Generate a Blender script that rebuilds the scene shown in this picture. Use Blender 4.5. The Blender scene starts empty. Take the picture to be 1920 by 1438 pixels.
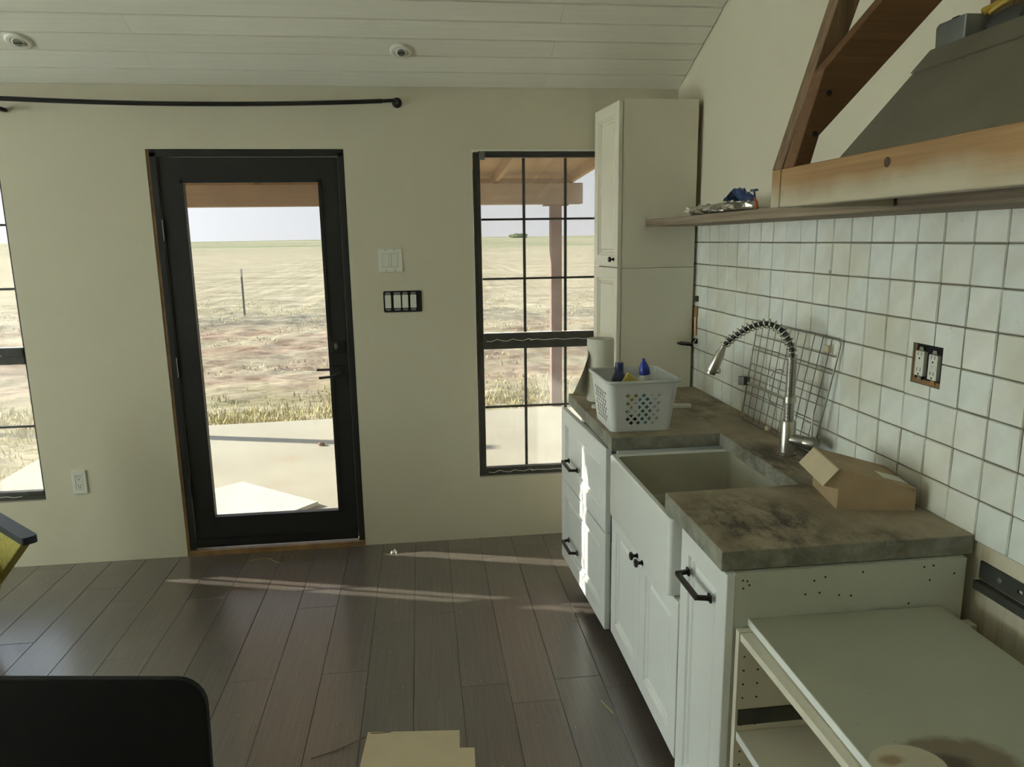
import bpy, bmesh, math, random
from mathutils import Vector, Matrix, noise
from mathutils.geometry import tessellate_polygon
random.seed(7)
SC = bpy.context.scene
COL = SC.collection
PI = math.pi

# ------------------------------------------------------------------ camera
cam_d = bpy.data.cameras.new('camera'); cam = bpy.data.objects.new('camera', cam_d); COL.objects.link(cam)
cam_d.sensor_width = 36.0; cam_d.sensor_fit = 'HORIZONTAL'; cam_d.lens = 1371.6 / 1920 * 36.0
cam_d.clip_start = 0.02; cam_d.clip_end = 3000
cam.matrix_world = Matrix(((0.99227, 0.03773, -0.11822, 0), (-0.12326, 0.18922, -0.97417, 0), (-0.01439, 0.98121, 0.19241, 1.6), (0, 0, 0, 1)))
SC.camera = cam
# ------------------------------------------------------------------ sky, sun, exposure
SKY = 3.0
SUN_DIR = Vector((1.0, -0.31, -0.434)).normalized()
world = bpy.data.worlds.new('World'); SC.world = world; world.use_nodes = True
wn = world.node_tree; wn.nodes.clear()
w_out = wn.nodes.new('ShaderNodeOutputWorld'); w_bg = wn.nodes.new('ShaderNodeBackground')
w_tc = wn.nodes.new('ShaderNodeTexCoord'); w_sep = wn.nodes.new('ShaderNodeSeparateXYZ'); w_rmp = wn.nodes.new('ShaderNodeValToRGB')
wn.links.new(w_tc.outputs['Generated'], w_sep.inputs[0]); wn.links.new(w_sep.outputs['Z'], w_rmp.inputs[0])
e = w_rmp.color_ramp.elements
e[0].position = 0.0; e[0].color = (0.98, 0.98, 1.0, 1)
e[1].position = 1.0; e[1].color = (0.42, 0.65, 1.0, 1)
x = e.new(0.22); x.color = (0.80, 0.91, 1.0, 1)
# hazy sky: brighter towards the low sun, as haze scatters forward
w_dot = wn.nodes.new('ShaderNodeVectorMath'); w_dot.operation = 'DOT_PRODUCT'; w_dot.inputs[1].default_value = -SUN_DIR
wn.links.new(w_tc.outputs['Generated'], w_dot.inputs[0])
w_max = wn.nodes.new('ShaderNodeMath'); w_max.operation = 'MAXIMUM'; w_max.inputs[1].default_value = 0.0; wn.links.new(w_dot.outputs['Value'], w_max.inputs[0])
w_pow = wn.nodes.new('ShaderNodeMath'); w_pow.operation = 'POWER'; w_pow.inputs[1].default_value = 3.0; wn.links.new(w_max.outputs[0], w_pow.inputs[0])
w_glo = wn.nodes.new('ShaderNodeMath'); w_glo.operation = 'MULTIPLY_ADD'; w_glo.inputs[1].default_value = SKY * 2.5; w_glo.inputs[2].default_value = SKY; wn.links.new(w_pow.outputs[0], w_glo.inputs[0])
wn.links.new(w_rmp.outputs[0], w_bg.inputs[0]); wn.links.new(w_glo.outputs[0], w_bg.inputs[1])
wn.links.new(w_bg.outputs[0], w_out.inputs[0])
sun_d = bpy.data.lights.new('sun', 'SUN'); sun_d.energy = 47.0; sun_d.color = (1.0, 0.945, 0.80); sun_d.angle = math.radians(0.53)
sun = bpy.data.objects.new('sun', sun_d); COL.objects.link(sun)
sun.rotation_euler = SUN_DIR.to_track_quat('-Z', 'Y').to_euler(); sun.location = (-8, 6, 6)
vs = SC.view_settings
vs.view_transform = 'Standard'; vs.look = 'None'; vs.gamma = 1.0; vs.use_curve_mapping = False
vs.exposure = 0.16
SC.cycles.max_bounces = 9; SC.cycles.diffuse_bounces = 6; SC.cycles.glossy_bounces = 3; SC.cycles.transparent_max_bounces = 12
SC.cycles.adaptive_threshold = 0.015
SC.cycles.sample_clamp_indirect = 6.0; SC.cycles.caustics_reflective = False; SC.cycles.caustics_refractive = False

# ------------------------------------------------------------------ materials
MATS = {}
def principled(name):
    m = bpy.data.materials.new(name); m.use_nodes = True
    nt = m.node_tree; b = nt.nodes['Principled BSDF']
    MATS[name] = m
    return m, nt, b
def ramp(nt, stops):
    r = nt.nodes.new('ShaderNodeValToRGB'); el = r.color_ramp.elements
    while len(el) < len(stops): el.new(0.5)
    for q, (p, c) in zip(el, stops): q.position = p; q.color = tuple(c) + (1,)
    return r
def noise_tex(nt, scale, detail=4, rough=0.55, vec=None, mapping=None, coord='Object'):
    tc = nt.nodes.new('ShaderNodeTexCoord'); n = nt.nodes.new('ShaderNodeTexNoise')
    n.inputs['Scale'].default_value = scale; n.inputs['Detail'].default_value = detail; n.inputs['Roughness'].default_value = rough
    src = tc.outputs[coord]
    if mapping:
        mp = nt.nodes.new('ShaderNodeMapping'); mp.inputs['Scale'].default_value = mapping
        nt.links.new(src, mp.inputs[0]); src = mp.outputs[0]
    nt.links.new(src, n.inputs['Vector'])
    return n
def mixc(nt, fac, a, b, mode='MIX'):
    m = nt.nodes.new('ShaderNodeMix'); m.data_type = 'RGBA'; m.blend_type = mode
    for s, v in ((0, fac), (6, a), (7, b)):
        if hasattr(v, 'is_linked') or hasattr(v, 'links'): nt.links.new(v, m.inputs[s])
        elif isinstance(v, (int, float)): m.inputs[s].default_value = v
        else: m.inputs[s].default_value = tuple(v) + (1,)
    return m.outputs[2]
def bump(nt, b, src, strength=0.2, dist=0.002):
    bp = nt.nodes.new('ShaderNodeBump'); bp.inputs['Strength'].default_value = strength; bp.inputs['Distance'].default_value = dist
    nt.links.new(src, bp.inputs['Height']); nt.links.new(bp.outputs[0], b.inputs['Normal'])
def simple(name, col, rough=0.5, metal=0.0, var=0.06, scale=8.0, bmp=0.0, bscale=60, spec=0.5, mapping=None, dirt=None):
    """colour with soft mottling, optional dirt specks, optional fine relief"""
    m, nt, b = principled(name)
    b.inputs['Roughness'].default_value = rough; b.inputs['Metallic'].default_value = metal
    b.inputs['Specular IOR Level'].default_value = spec
    n = noise_tex(nt, scale, 5, 0.6, mapping=mapping)
    lo = [max(0, c * (1 - var)) for c in col]; hi = [min(1, c * (1 + var)) for c in col]
    r = ramp(nt, [(0.3, lo), (0.7, hi)]); nt.links.new(n.outputs['Fac'], r.inputs[0])
    out = r.outputs[0]
    if dirt:
        dcol, dscale, thr, amt = dirt
        d = noise_tex(nt, dscale, 6, 0.7)
        dr = ramp(nt, [(thr, (0, 0, 0)), (min(1, thr + 0.12), (amt, amt, amt))]); nt.links.new(d.outputs['Fac'], dr.inputs[0])
        out = mixc(nt, dr.outputs[0], out, dcol)
    nt.links.new(out, b.inputs['Base Color'])
    if bmp:
        n2 = noise_tex(nt, bscale, 4, 0.6, mapping=mapping); bump(nt, b, n2.outputs['Fac'], bmp)
    return m
def per_object(name, stops, rough, grain=None, gscale=20, gamt=0.25, metal=0, bmp=0.1, spec=0.5, extra=None):
    """piece material: each object takes its own tone from Object Info random, plus grain"""
    m, nt, b = principled(name)
    oi = nt.nodes.new('ShaderNodeObjectInfo'); r = ramp(nt, stops); nt.links.new(oi.outputs['Random'], r.inputs[0])
    n = noise_tex(nt, gscale, 6, 0.65, mapping=grain)
    g = ramp(nt, [(0.25, (1 - gamt,) * 3), (0.75, (1 + gamt * 0.5,) * 3)]); nt.links.new(n.outputs['Fac'], g.inputs[0])
    out = mixc(nt, 1.0, r.outputs[0], g.outputs[0], 'MULTIPLY')
    if extra: out = extra(nt, b, out)
    nt.links.new(out, b.inputs['Base Color']); b.inputs['Metallic'].default_value = metal
    b.inputs['Specular IOR Level'].default_value = spec
    b.inputs['Roughness'].default_value = rough
    if bmp: bump(nt, b, n.outputs['Fac'], bmp)
    return m
def wood(name, a, b_, axis='Y', rough=0.65, scale=6, bmp=0.25, grain=14, dirt=None):
    mp = {'X': (0.35, grain, grain), 'Y': (grain, 0.35, grain), 'Z': (grain, grain, 0.35)}[axis]
    m, nt, b = principled(name)
    n = noise_tex(nt, scale, 7, 0.62, mapping=mp)
    n2 = noise_tex(nt, 1.3, 3, 0.5)
    r = ramp(nt, [(0.28, a), (0.52, [(p + q) / 2 for p, q in zip(a, b_)]), (0.72, b_)]); nt.links.new(n.outputs['Fac'], r.inputs[0])
    r2 = ramp(nt, [(0.3, (0.75,) * 3), (0.7, (1.1,) * 3)]); nt.links.new(n2.outputs['Fac'], r2.inputs[0])
    out = mixc(nt, 1.0, r.outputs[0], r2.outputs[0], 'MULTIPLY')
    if dirt:
        out = dirt(nt, out)
    nt.links.new(out, b.inputs['Base Color']); b.inputs['Roughness'].default_value = rough
    bump(nt, b, n.outputs['Fac'], bmp)
    return m

WALL_C = (0.66, 0.615, 0.48)
def wall_material(name, stains=False):
    m, nt, b = principled(name)
    n = noise_tex(nt, 1.1, 4, 0.55)
    r = ramp(nt, [(0.3, [c * 0.95 for c in WALL_C]), (0.7, [c * 1.04 for c in WALL_C])]); nt.links.new(n.outputs['Fac'], r.inputs[0])
    out = r.outputs[0]
    d = noise_tex(nt, 9, 8, 0.75)
    dr = ramp(nt, [(0.68, (0, 0, 0)), (0.80, (0.45,) * 3)]); nt.links.new(d.outputs['Fac'], dr.inputs[0])
    out = mixc(nt, dr.outputs[0], out, (0.40, 0.37, 0.27))
    if stains:
        s = noise_tex(nt, 2.2, 5, 0.7, mapping=(1, 5, 0.6))
        sr = ramp(nt, [(0.52, (0, 0, 0)), (0.66, (0.55,) * 3)]); nt.links.new(s.outputs['Fac'], sr.inputs[0])
        tc = nt.nodes.new('ShaderNodeTexCoord'); sp = nt.nodes.new('ShaderNodeSeparateXYZ'); nt.links.new(tc.outputs['Object'], sp.inputs[0])
        zr = nt.nodes.new('ShaderNodeMapRange'); zr.inputs[1].default_value = 0.84; zr.inputs[2].default_value = 0.88; zr.inputs[3].default_value = 1; zr.inputs[4].default_value = 0
        nt.links.new(sp.outputs['Z'], zr.inputs[0])
        mm = nt.nodes.new('ShaderNodeMath'); mm.operation = 'MULTIPLY'; nt.links.new(sr.outputs[0], mm.inputs[0]); nt.links.new(zr.outputs[0], mm.inputs[1])
        out = mixc(nt, mm.outputs[0], out, (0.42, 0.30, 0.12))
    nt.links.new(out, b.inputs['Base Color']); b.inputs['Roughness'].default_value = 0.75
    n3 = noise_tex(nt, 55, 5, 0.6); bump(nt, b, n3.outputs['Fac'], 0.12, 0.002)
    return m
wall_material('wall_paint'); wall_material('wall_paint_stained', True)

def floor_extra(nt, b, out):
    g = noise_tex(nt, 5, 8, 0.75, mapping=(1, 1, 1), coord='Generated')
    tc = nt.nodes.new('ShaderNodeNewGeometry')
    n = nt.nodes.new('ShaderNodeTexNoise'); n.inputs['Scale'].default_value = 2.2; n.inputs['Detail'].default_value = 10; n.inputs['Roughness'].default_value = 0.66
    nt.links.new(tc.outputs['Position'], n.inputs['Vector'])
    dr = ramp(nt, [(0.40, (0, 0, 0)), (0.85, (0.22,) * 3)]); nt.links.new(n.outputs['Fac'], dr.inputs[0])
    out = mixc(nt, dr.outputs[0], out, (0.24, 0.205, 0.16))
    b.inputs['Roughness'].default_value = 0.45
    b.inputs['Coat Weight'].default_value = 1.0; b.inputs['Coat Roughness'].default_value = 0.24; b.inputs['Coat IOR'].default_value = 1.75
    return out
per_object('floor_plank', [(0, (0.105, 0.090, 0.075)), (0.5, (0.13, 0.108, 0.092)), (1, (0.152, 0.127, 0.109))], 0.45, spec=1.0, grain=(60, 1.2, 1), gscale=2.0, gamt=0.45, bmp=0.12, extra=floor_extra)
simple('floor_base', (0.02, 0.016, 0.012), 0.7)
per_object('ceiling_plank', [(0, (0.86, 0.84, 0.74)), (1, (0.91, 0.89, 0.79))], 0.55, grain=(1.0, 25, 1), gscale=2.5, gamt=0.06, bmp=0.05)
simple('ceiling_back', (0.055, 0.052, 0.042), 0.9)  # backing darkened so the gaps between planks read as shadow lines
def tile_extra(nt, b, out):
    tc = nt.nodes.new('ShaderNodeNewGeometry')
    n = nt.nodes.new('ShaderNodeTexNoise'); n.inputs['Scale'].default_value = 26; n.inputs['Detail'].default_value = 6; n.inputs['Roughness'].default_value = 0.7
    nt.links.new(tc.outputs['Position'], n.inputs['Vector'])
    dr = ramp(nt, [(0.66, (0, 0, 0)), (0.74, (0.8,) * 3)]); nt.links.new(n.outputs['Fac'], dr.inputs[0])
    n2 = nt.nodes.new('ShaderNodeTexNoise'); n2.inputs['Scale'].default_value = 5; n2.inputs['Detail'].default_value = 5
    nt.links.new(tc.outputs['Position'], n2.inputs['Vector'])
    sr = ramp(nt, [(0.42, (0, 0, 0)), (0.75, (0.45,) * 3)]); nt.links.new(n2.outputs['Fac'], sr.inputs[0])
    out = mixc(nt, sr.outputs[0], out, (0.60, 0.53, 0.36))
    out = mixc(nt, dr.outputs[0], out, (0.25, 0.22, 0.17))
    return out
per_object('zellige_tile', [(0, (0.78, 0.80, 0.72)), (0.3, (0.84, 0.86, 0.80)), (0.7, (0.82, 0.86, 0.82)), (1, (0.88, 0.89, 0.82))], 0.28, gscale=9, gamt=0.12, bmp=0.12, extra=tile_extra)
simple('grout', (0.17, 0.155, 0.11), 0.9, var=0.15, bmp=0.3)

simple('door_black', (0.010, 0.010, 0.0095), 0.5, var=0.25, scale=14, bmp=0.05, dirt=((0.12, 0.11, 0.09), 30, 0.70, 0.35))
simple('window_bronze', (0.055, 0.054, 0.047), 0.5, var=0.25, scale=20, dirt=((0.35, 0.33, 0.28), 24, 0.66, 0.5))
simple('sealant', (0.05, 0.05, 0.045), 0.8, var=0.3, scale=30, bmp=0.4)
simple('raw_trim', (0.26, 0.15, 0.06), 0.7, var=0.35, scale=12, bmp=0.3)
simple('black_metal', (0.016, 0.016, 0.017), 0.38, metal=0.3, var=0.2)
simple('white_plastic', (0.74, 0.74, 0.66), 0.35, var=0.03)
simple('cream_trim', (0.78, 0.77, 0.68), 0.45, var=0.03)
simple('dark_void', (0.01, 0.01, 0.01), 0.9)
simple('cabinet_white', (0.80, 0.82, 0.80), 0.32, var=0.02, scale=3, dirt=((0.45, 0.42, 0.34), 11, 0.70, 0.35))
simple('cabinet_cream', (0.74, 0.70, 0.575), 0.4, var=0.03, scale=3, dirt=((0.40, 0.36, 0.26), 8, 0.70, 0.35))
simple('panel_shaded', (0.58, 0.60, 0.51), 0.5, var=0.04, scale=3, dirt=((0.34, 0.31, 0.22), 8, 0.68, 0.4))  # cabinet paint darkened to imitate shade on the end panel, plus dirt specks
simple('cabinet_edge', (0.55, 0.50, 0.38), 0.6, var=0.1)
simple('bronze_hardware', (0.035, 0.030, 0.026), 0.32, metal=0.75, var=0.2)
simple('fireclay', (0.80, 0.82, 0.79), 0.08, var=0.02, scale=3)
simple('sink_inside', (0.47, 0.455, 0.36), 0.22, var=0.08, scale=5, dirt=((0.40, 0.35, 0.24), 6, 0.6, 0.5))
simple('brushed_steel', (0.46, 0.44, 0.39), 0.30, metal=1.0, var=0.08, scale=30)
simple('chrome', (0.62, 0.61, 0.57), 0.16, metal=1.0, var=0.03)
simple('rubber_hose', (0.07, 0.07, 0.065), 0.4)
simple('wire_steel', (0.33, 0.32, 0.27), 0.35, metal=0.9, var=0.15, scale=20)
simple('basket_plastic', (0.76, 0.79, 0.78), 0.30, var=0.02)
MATS['basket_plastic'].node_tree.nodes['Principled BSDF'].inputs['Transmission Weight'].default_value = 0.12
simple('blue_cap', (0.015, 0.035, 0.30), 0.3)
simple('bottle_white', (0.72, 0.73, 0.67), 0.3)
simple('navy_plastic', (0.03, 0.04, 0.12), 0.4)
simple('yellow_pack', (0.55, 0.45, 0.10), 0.45, var=0.3, scale=25)
simple('teal_plastic', (0.10, 0.33, 0.36), 0.35)
simple('dark_cloth', (0.05, 0.045, 0.04), 0.9, var=0.3)
simple('paper', (0.72, 0.70, 0.60), 0.85, var=0.03, bmp=0.15, bscale=120)
simple('paper_core', (0.16, 0.12, 0.08), 0.9)
simple('cardboard', (0.42, 0.31, 0.18), 0.8, var=0.08, scale=14, bmp=0.1)
simple('cardboard_pale', (0.60, 0.50, 0.33), 0.8, var=0.06, scale=10, dirt=((0.30, 0.2, 0.1), 40, 0.66, 0.6))
simple('foil', (0.50, 0.47, 0.40), 0.28, metal=0.8, var=0.3, scale=40, bmp=0.8, bscale=70)
simple('foil_white', (0.85, 0.85, 0.80), 0.4, bmp=0.8, bscale=90)
simple('blue_foil', (0.04, 0.09, 0.26), 0.3, metal=0.4, var=0.6, scale=60, bmp=0.6, bscale=60)
simple('razor_blue', (0.03, 0.06, 0.16), 0.35); simple('razor_red', (0.40, 0.07, 0.03), 0.4)
simple('hood_steel', (0.215, 0.20, 0.145), 0.42, metal=0.5, var=0.12, scale=5, bmp=0.05)
simple('galvanised', (0.26, 0.27, 0.25), 0.45, metal=0.6, var=0.15, scale=20)
simple('filter_steel', (0.55, 0.53, 0.46), 0.3, metal=0.9)
simple('yellow_cable', (0.45, 0.30, 0.04), 0.45)
simple('copper', (0.42, 0.25, 0.13), 0.4, metal=0.8, var=0.2)
simple('rail_metal', (0.085, 0.088, 0.075), 0.5, metal=0.5, var=0.25, scale=18, dirt=((0.4, 0.38, 0.3), 26, 0.68, 0.6))
simple('chair_black', (0.006, 0.006, 0.006), 0.6, var=0.15, spec=0.25)
simple('olive_fabric', (0.52, 0.46, 0.12), 0.9, var=0.22, scale=60, bmp=0.3, bscale=150)
simple('navy_cap', (0.025, 0.033, 0.045), 0.5)
simple('knot_brown', (0.07, 0.04, 0.02), 0.8); simple('straw', (0.55, 0.42, 0.20), 0.8); simple('twig', (0.20, 0.15, 0.10), 0.8)
def hood_dirt(nt, out):
    tc = nt.nodes.new('ShaderNodeTexCoord'); sp = nt.nodes.new('ShaderNodeSeparateXYZ'); nt.links.new(tc.outputs['Object'], sp.inputs[0])
    n = noise_tex(nt, 3.5, 4, 0.6)
    a = nt.nodes.new('ShaderNodeMath'); a.operation = 'MULTIPLY_ADD'; a.inputs[1].default_value = 0.09; nt.links.new(n.outputs['Fac'], a.inputs[0]); nt.links.new(sp.outputs['Z'], a.inputs[2])
    mr = nt.nodes.new('ShaderNodeMapRange'); mr.inputs[1].default_value = 0.055; mr.inputs[2].default_value = 0.10; mr.inputs[3].default_value = 0.85; mr.inputs[4].default_value = 0.0
    nt.links.new(a.outputs[0], mr.inputs[0])
    return mixc(nt, mr.outputs[0], out, (0.52, 0.48, 0.36))
wood('hood_board', (0.30, 0.16, 0.06), (0.44, 0.26, 0.11), 'Y', dirt=hood_dirt)
wood('brace_wood', (0.13, 0.060, 0.022), (0.22, 0.11, 0.045), 'X', rough=0.75)
wood('post_wood', (0.12, 0.075, 0.045), (0.30, 0.19, 0.10), 'Z', rough=0.75)
wood('shelf_wood', (0.10, 0.070, 0.044), (0.42, 0.33, 0.23), 'Y', rough=0.7, scale=3, bmp=0.5, grain=22)
wood('porch_timber', (0.33, 0.24, 0.17), (0.46, 0.34, 0.25), 'X', rough=0.85, grain=6)
wood('porch_rafter', (0.34, 0.20, 0.10), (0.52, 0.33, 0.18), 'Y', rough=0.85, grain=6)
simple('porch_post', (0.22, 0.14, 0.12), 0.8, var=0.2, scale=10)
simple('concrete_grey', (0.28, 0.27, 0.25), 0.9)

def counter_material():
    m, nt, b = principled('concrete_counter')
    n = noise_tex(nt, 6, 7, 0.65); r = ramp(nt, [(0.3, (0.29, 0.245, 0.16)), (0.7, (0.46, 0.39, 0.265))]); nt.links.new(n.outputs['Fac'], r.inputs[0])
    n2 = noise_tex(nt, 9, 9, 0.78, mapping=(1, 0.6, 1)); r2 = ramp(nt, [(0.42, (0, 0, 0)), (0.58, (0.95,) * 3)]); nt.links.new(n2.outputs['Fac'], r2.inputs[0])
    n3 = noise_tex(nt, 1.9, 3, 0.5); r3 = ramp(nt, [(0.50, (0.18,) * 3), (0.62, (0.9,) * 3)]); nt.links.new(n3.outputs['Fac'], r3.inputs[0])
    ge = nt.nodes.new('ShaderNodeNewGeometry'); sp = nt.nodes.new('ShaderNodeSeparateXYZ'); nt.links.new(ge.outputs['Normal'], sp.inputs[0])
    up = nt.nodes.new('ShaderNodeMath'); up.operation = 'GREATER_THAN'; up.inputs[1].default_value = 0.6; nt.links.new(sp.outputs['Z'], up.inputs[0])
    tc = nt.nodes.new('ShaderNodeTexCoord')          # the big grease stain on the near end of the slab
    mp = nt.nodes.new('ShaderNodeMapping'); mp.inputs['Location'].default_value = (0.17, 0.70, 0); mp.inputs['Scale'].default_value = (1, 0.9, 0); nt.links.new(tc.outputs['Object'], mp.inputs[0])
    ln = nt.nodes.new('ShaderNodeVectorMath'); ln.operation = 'LENGTH'; nt.links.new(mp.outputs[0], ln.inputs[0])
    st = nt.nodes.new('ShaderNodeMapRange'); st.inputs[1].default_value = 0.10; st.inputs[2].default_value = 0.26; st.inputs[3].default_value = 1; st.inputs[4].default_value = 0; nt.links.new(ln.outputs['Value'], st.inputs[0])
    mx_ = nt.nodes.new('ShaderNodeMath'); mx_.operation = 'MAXIMUM'; nt.links.new(st.outputs[0], mx_.inputs[0]); nt.links.new(r3.outputs[0], mx_.inputs[1])
    f = nt.nodes.new('ShaderNodeMath'); f.operation = 'MULTIPLY'; nt.links.new(r2.outputs[0], f.inputs[0]); nt.links.new(mx_.outputs[0], f.inputs[1])
    dark = mixc(nt, f.outputs[0], r.outputs[0], (0.045, 0.034, 0.022))
    n4 = noise_tex(nt, 16, 6, 0.7); r4 = ramp(nt, [(0.35, (0.20, 0.20, 0.16)), (0.65, (0.34, 0.335, 0.275))]); nt.links.new(n4.outputs['Fac'], r4.inputs[0])
    out = mixc(nt, up.outputs[0], mixc(nt, f.outputs[0], r4.outputs[0], (0.10, 0.09, 0.06)), dark)
    nt.links.new(out, b.inputs['Base Color']); b.inputs['Roughness'].default_value = 0.62
    bump(nt, b, n2.outputs['Fac'], 0.35, 0.004)
counter_material()

def low_top_material():
    m, nt, b = principled('stained_board')
    tc = nt.nodes.new('ShaderNodeTexCoord')
    base = noise_tex(nt, 3, 4, 0.5); r = ramp(nt, [(0.3, (0.40, 0.41, 0.31)), (0.7, (0.47, 0.48, 0.37))]); nt.links.new(base.outputs['Fac'], r.inputs[0])
    out = r.outputs[0]
    wob = noise_tex(nt, 9, 6, 0.7)
    def spot(center, rad, soft, colr, amt, out, sx=1.0):
        mp = nt.nodes.new('ShaderNodeMapping'); mp.inputs['Location'].default_value = (-center[0] * sx, -center[1], 0); mp.inputs['Scale'].default_value = (sx, 1, 0)
        nt.links.new(tc.outputs['Object'], mp.inputs[0])
        ln = nt.nodes.new('ShaderNodeVectorMath'); ln.operation = 'LENGTH'; nt.links.new(mp.outputs[0], ln.inputs[0])
        ad = nt.nodes.new('ShaderNodeMath'); ad.operation = 'MULTIPLY_ADD'; ad.inputs[1].default_value = soft; nt.links.new(wob.outputs['Fac'], ad.inputs[0]); nt.links.new(ln.outputs['Value'], ad.inputs[2])
        mr = nt.nodes.new('ShaderNodeMapRange'); mr.inputs[1].default_value = rad + soft * 0.35; mr.inputs[2].default_value = rad + soft * 0.65; mr.inputs[3].default_value = amt; mr.inputs[4].default_value = 0
        nt.links.new(ad.outputs[0], mr.inputs[0])
        return mixc(nt, mr.outputs[0], out, colr)
    out = spot((0.150, 0.395), 0.070, 0.06, (0.16, 0.095, 0.045), 0.75, out, 0.75)
    out = spot((0.135, 0.39), 0.030, 0.05, (0.07, 0.045, 0.025), 0.85, out, 0.75)
    out = spot((0.062, 0.40), 0.052, 0.008, (0.62, 0.57, 0.42), 0.9, out, 0.8)
    out = spot((0.040, 0.415), 0.012, 0.03, (0.30, 0.19, 0.09), 0.8, out, 0.6)
    sp = noise_tex(nt, 48, 3, 0.5); sr = ramp(nt, [(0.74, (0, 0, 0)), (0.77, (0.9,) * 3)]); nt.links.new(sp.outputs['Fac'], sr.inputs[0])
    out = mixc(nt, sr.outputs[0], out, (0.10, 0.07, 0.04))
    nt.links.new(out, b.inputs['Base Color']); b.inputs['Roughness'].default_value = 0.5
low_top_material()

def glass_material(name, haze, tint=0.97):
    """thin pane: see-through, mirror by Fresnel, a film of dust that scatters light"""
    m = bpy.data.materials.new(name); m.use_nodes = True; MATS[name] = m
    nt = m.node_tree; nt.nodes.clear()
    o = nt.nodes.new('ShaderNodeOutputMaterial'); tr = nt.nodes.new('ShaderNodeBsdfTransparent'); gl = nt.nodes.new('ShaderNodeBsdfGlossy'); df = nt.nodes.new('ShaderNodeBsdfTranslucent'); dd = nt.nodes.new('ShaderNodeBsdfDiffuse')
    gl.inputs['Roughness'].default_value = 0.02
    tr.inputs[0].default_value = (tint * 0.99, tint, tint, 1)
    df.inputs[0].default_value = (0.9, 0.88, 0.84, 1); dd.inputs[0].default_value = (0.8, 0.78, 0.74, 1)
    lw = nt.nodes.new('ShaderNodeLayerWeight'); lw.inputs[0].default_value = 0.5
    pw = nt.nodes.new('ShaderNodeMath'); pw.operation = 'POWER'; pw.inputs[1].default_value = 5; nt.links.new(lw.outputs['Facing'], pw.inputs[0])
    fr = nt.nodes.new('ShaderNodeMath'); fr.operation = 'MULTIPLY_ADD'; fr.inputs[1].default_value = 0.35; fr.inputs[2].default_value = 0.025; nt.links.new(pw.outputs[0], fr.inputs[0])
    m1 = nt.nodes.new('ShaderNodeMixShader'); m2 = nt.nodes.new('ShaderNodeMixShader'); m0 = nt.nodes.new('ShaderNodeMixShader'); m0.inputs[0].default_value = 0.4
    ge = nt.nodes.new('ShaderNodeNewGeometry'); n = nt.nodes.new('ShaderNodeTexNoise'); n.inputs['Scale'].default_value = 14; n.inputs['Detail'].default_value = 9; n.inputs['Roughness'].default_value = 0.75
    nt.links.new(ge.outputs['Position'], n.inputs['Vector'])
    r = ramp(nt, [(0.3, (haze * 0.6,) * 3), (0.62, (haze * 1.2,) * 3), (0.72, (haze * 2.2,) * 3)]); nt.links.new(n.outputs['Fac'], r.inputs[0])
    nt.links.new(fr.outputs[0], m1.inputs[0]); nt.links.new(tr.outputs[0], m1.inputs[1]); nt.links.new(gl.outputs[0], m1.inputs[2])
    nt.links.new(df.outputs[0], m0.inputs[1]); nt.links.new(dd.outputs[0], m0.inputs[2])
    nt.links.new(r.outputs[0], m2.inputs[0]); nt.links.new(m1.outputs[0], m2.inputs[1]); nt.links.new(m0.outputs[0], m2.inputs[2])
    nt.links.new(m2.outputs[0], o.inputs[0])
glass_material('door_glass', 0.008, 0.475); glass_material('dusty_glass', 0.07, 0.475); glass_material('clean_glass', 0.01)  # visible panes tinted grey to dim the outdoors against the room

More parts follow.
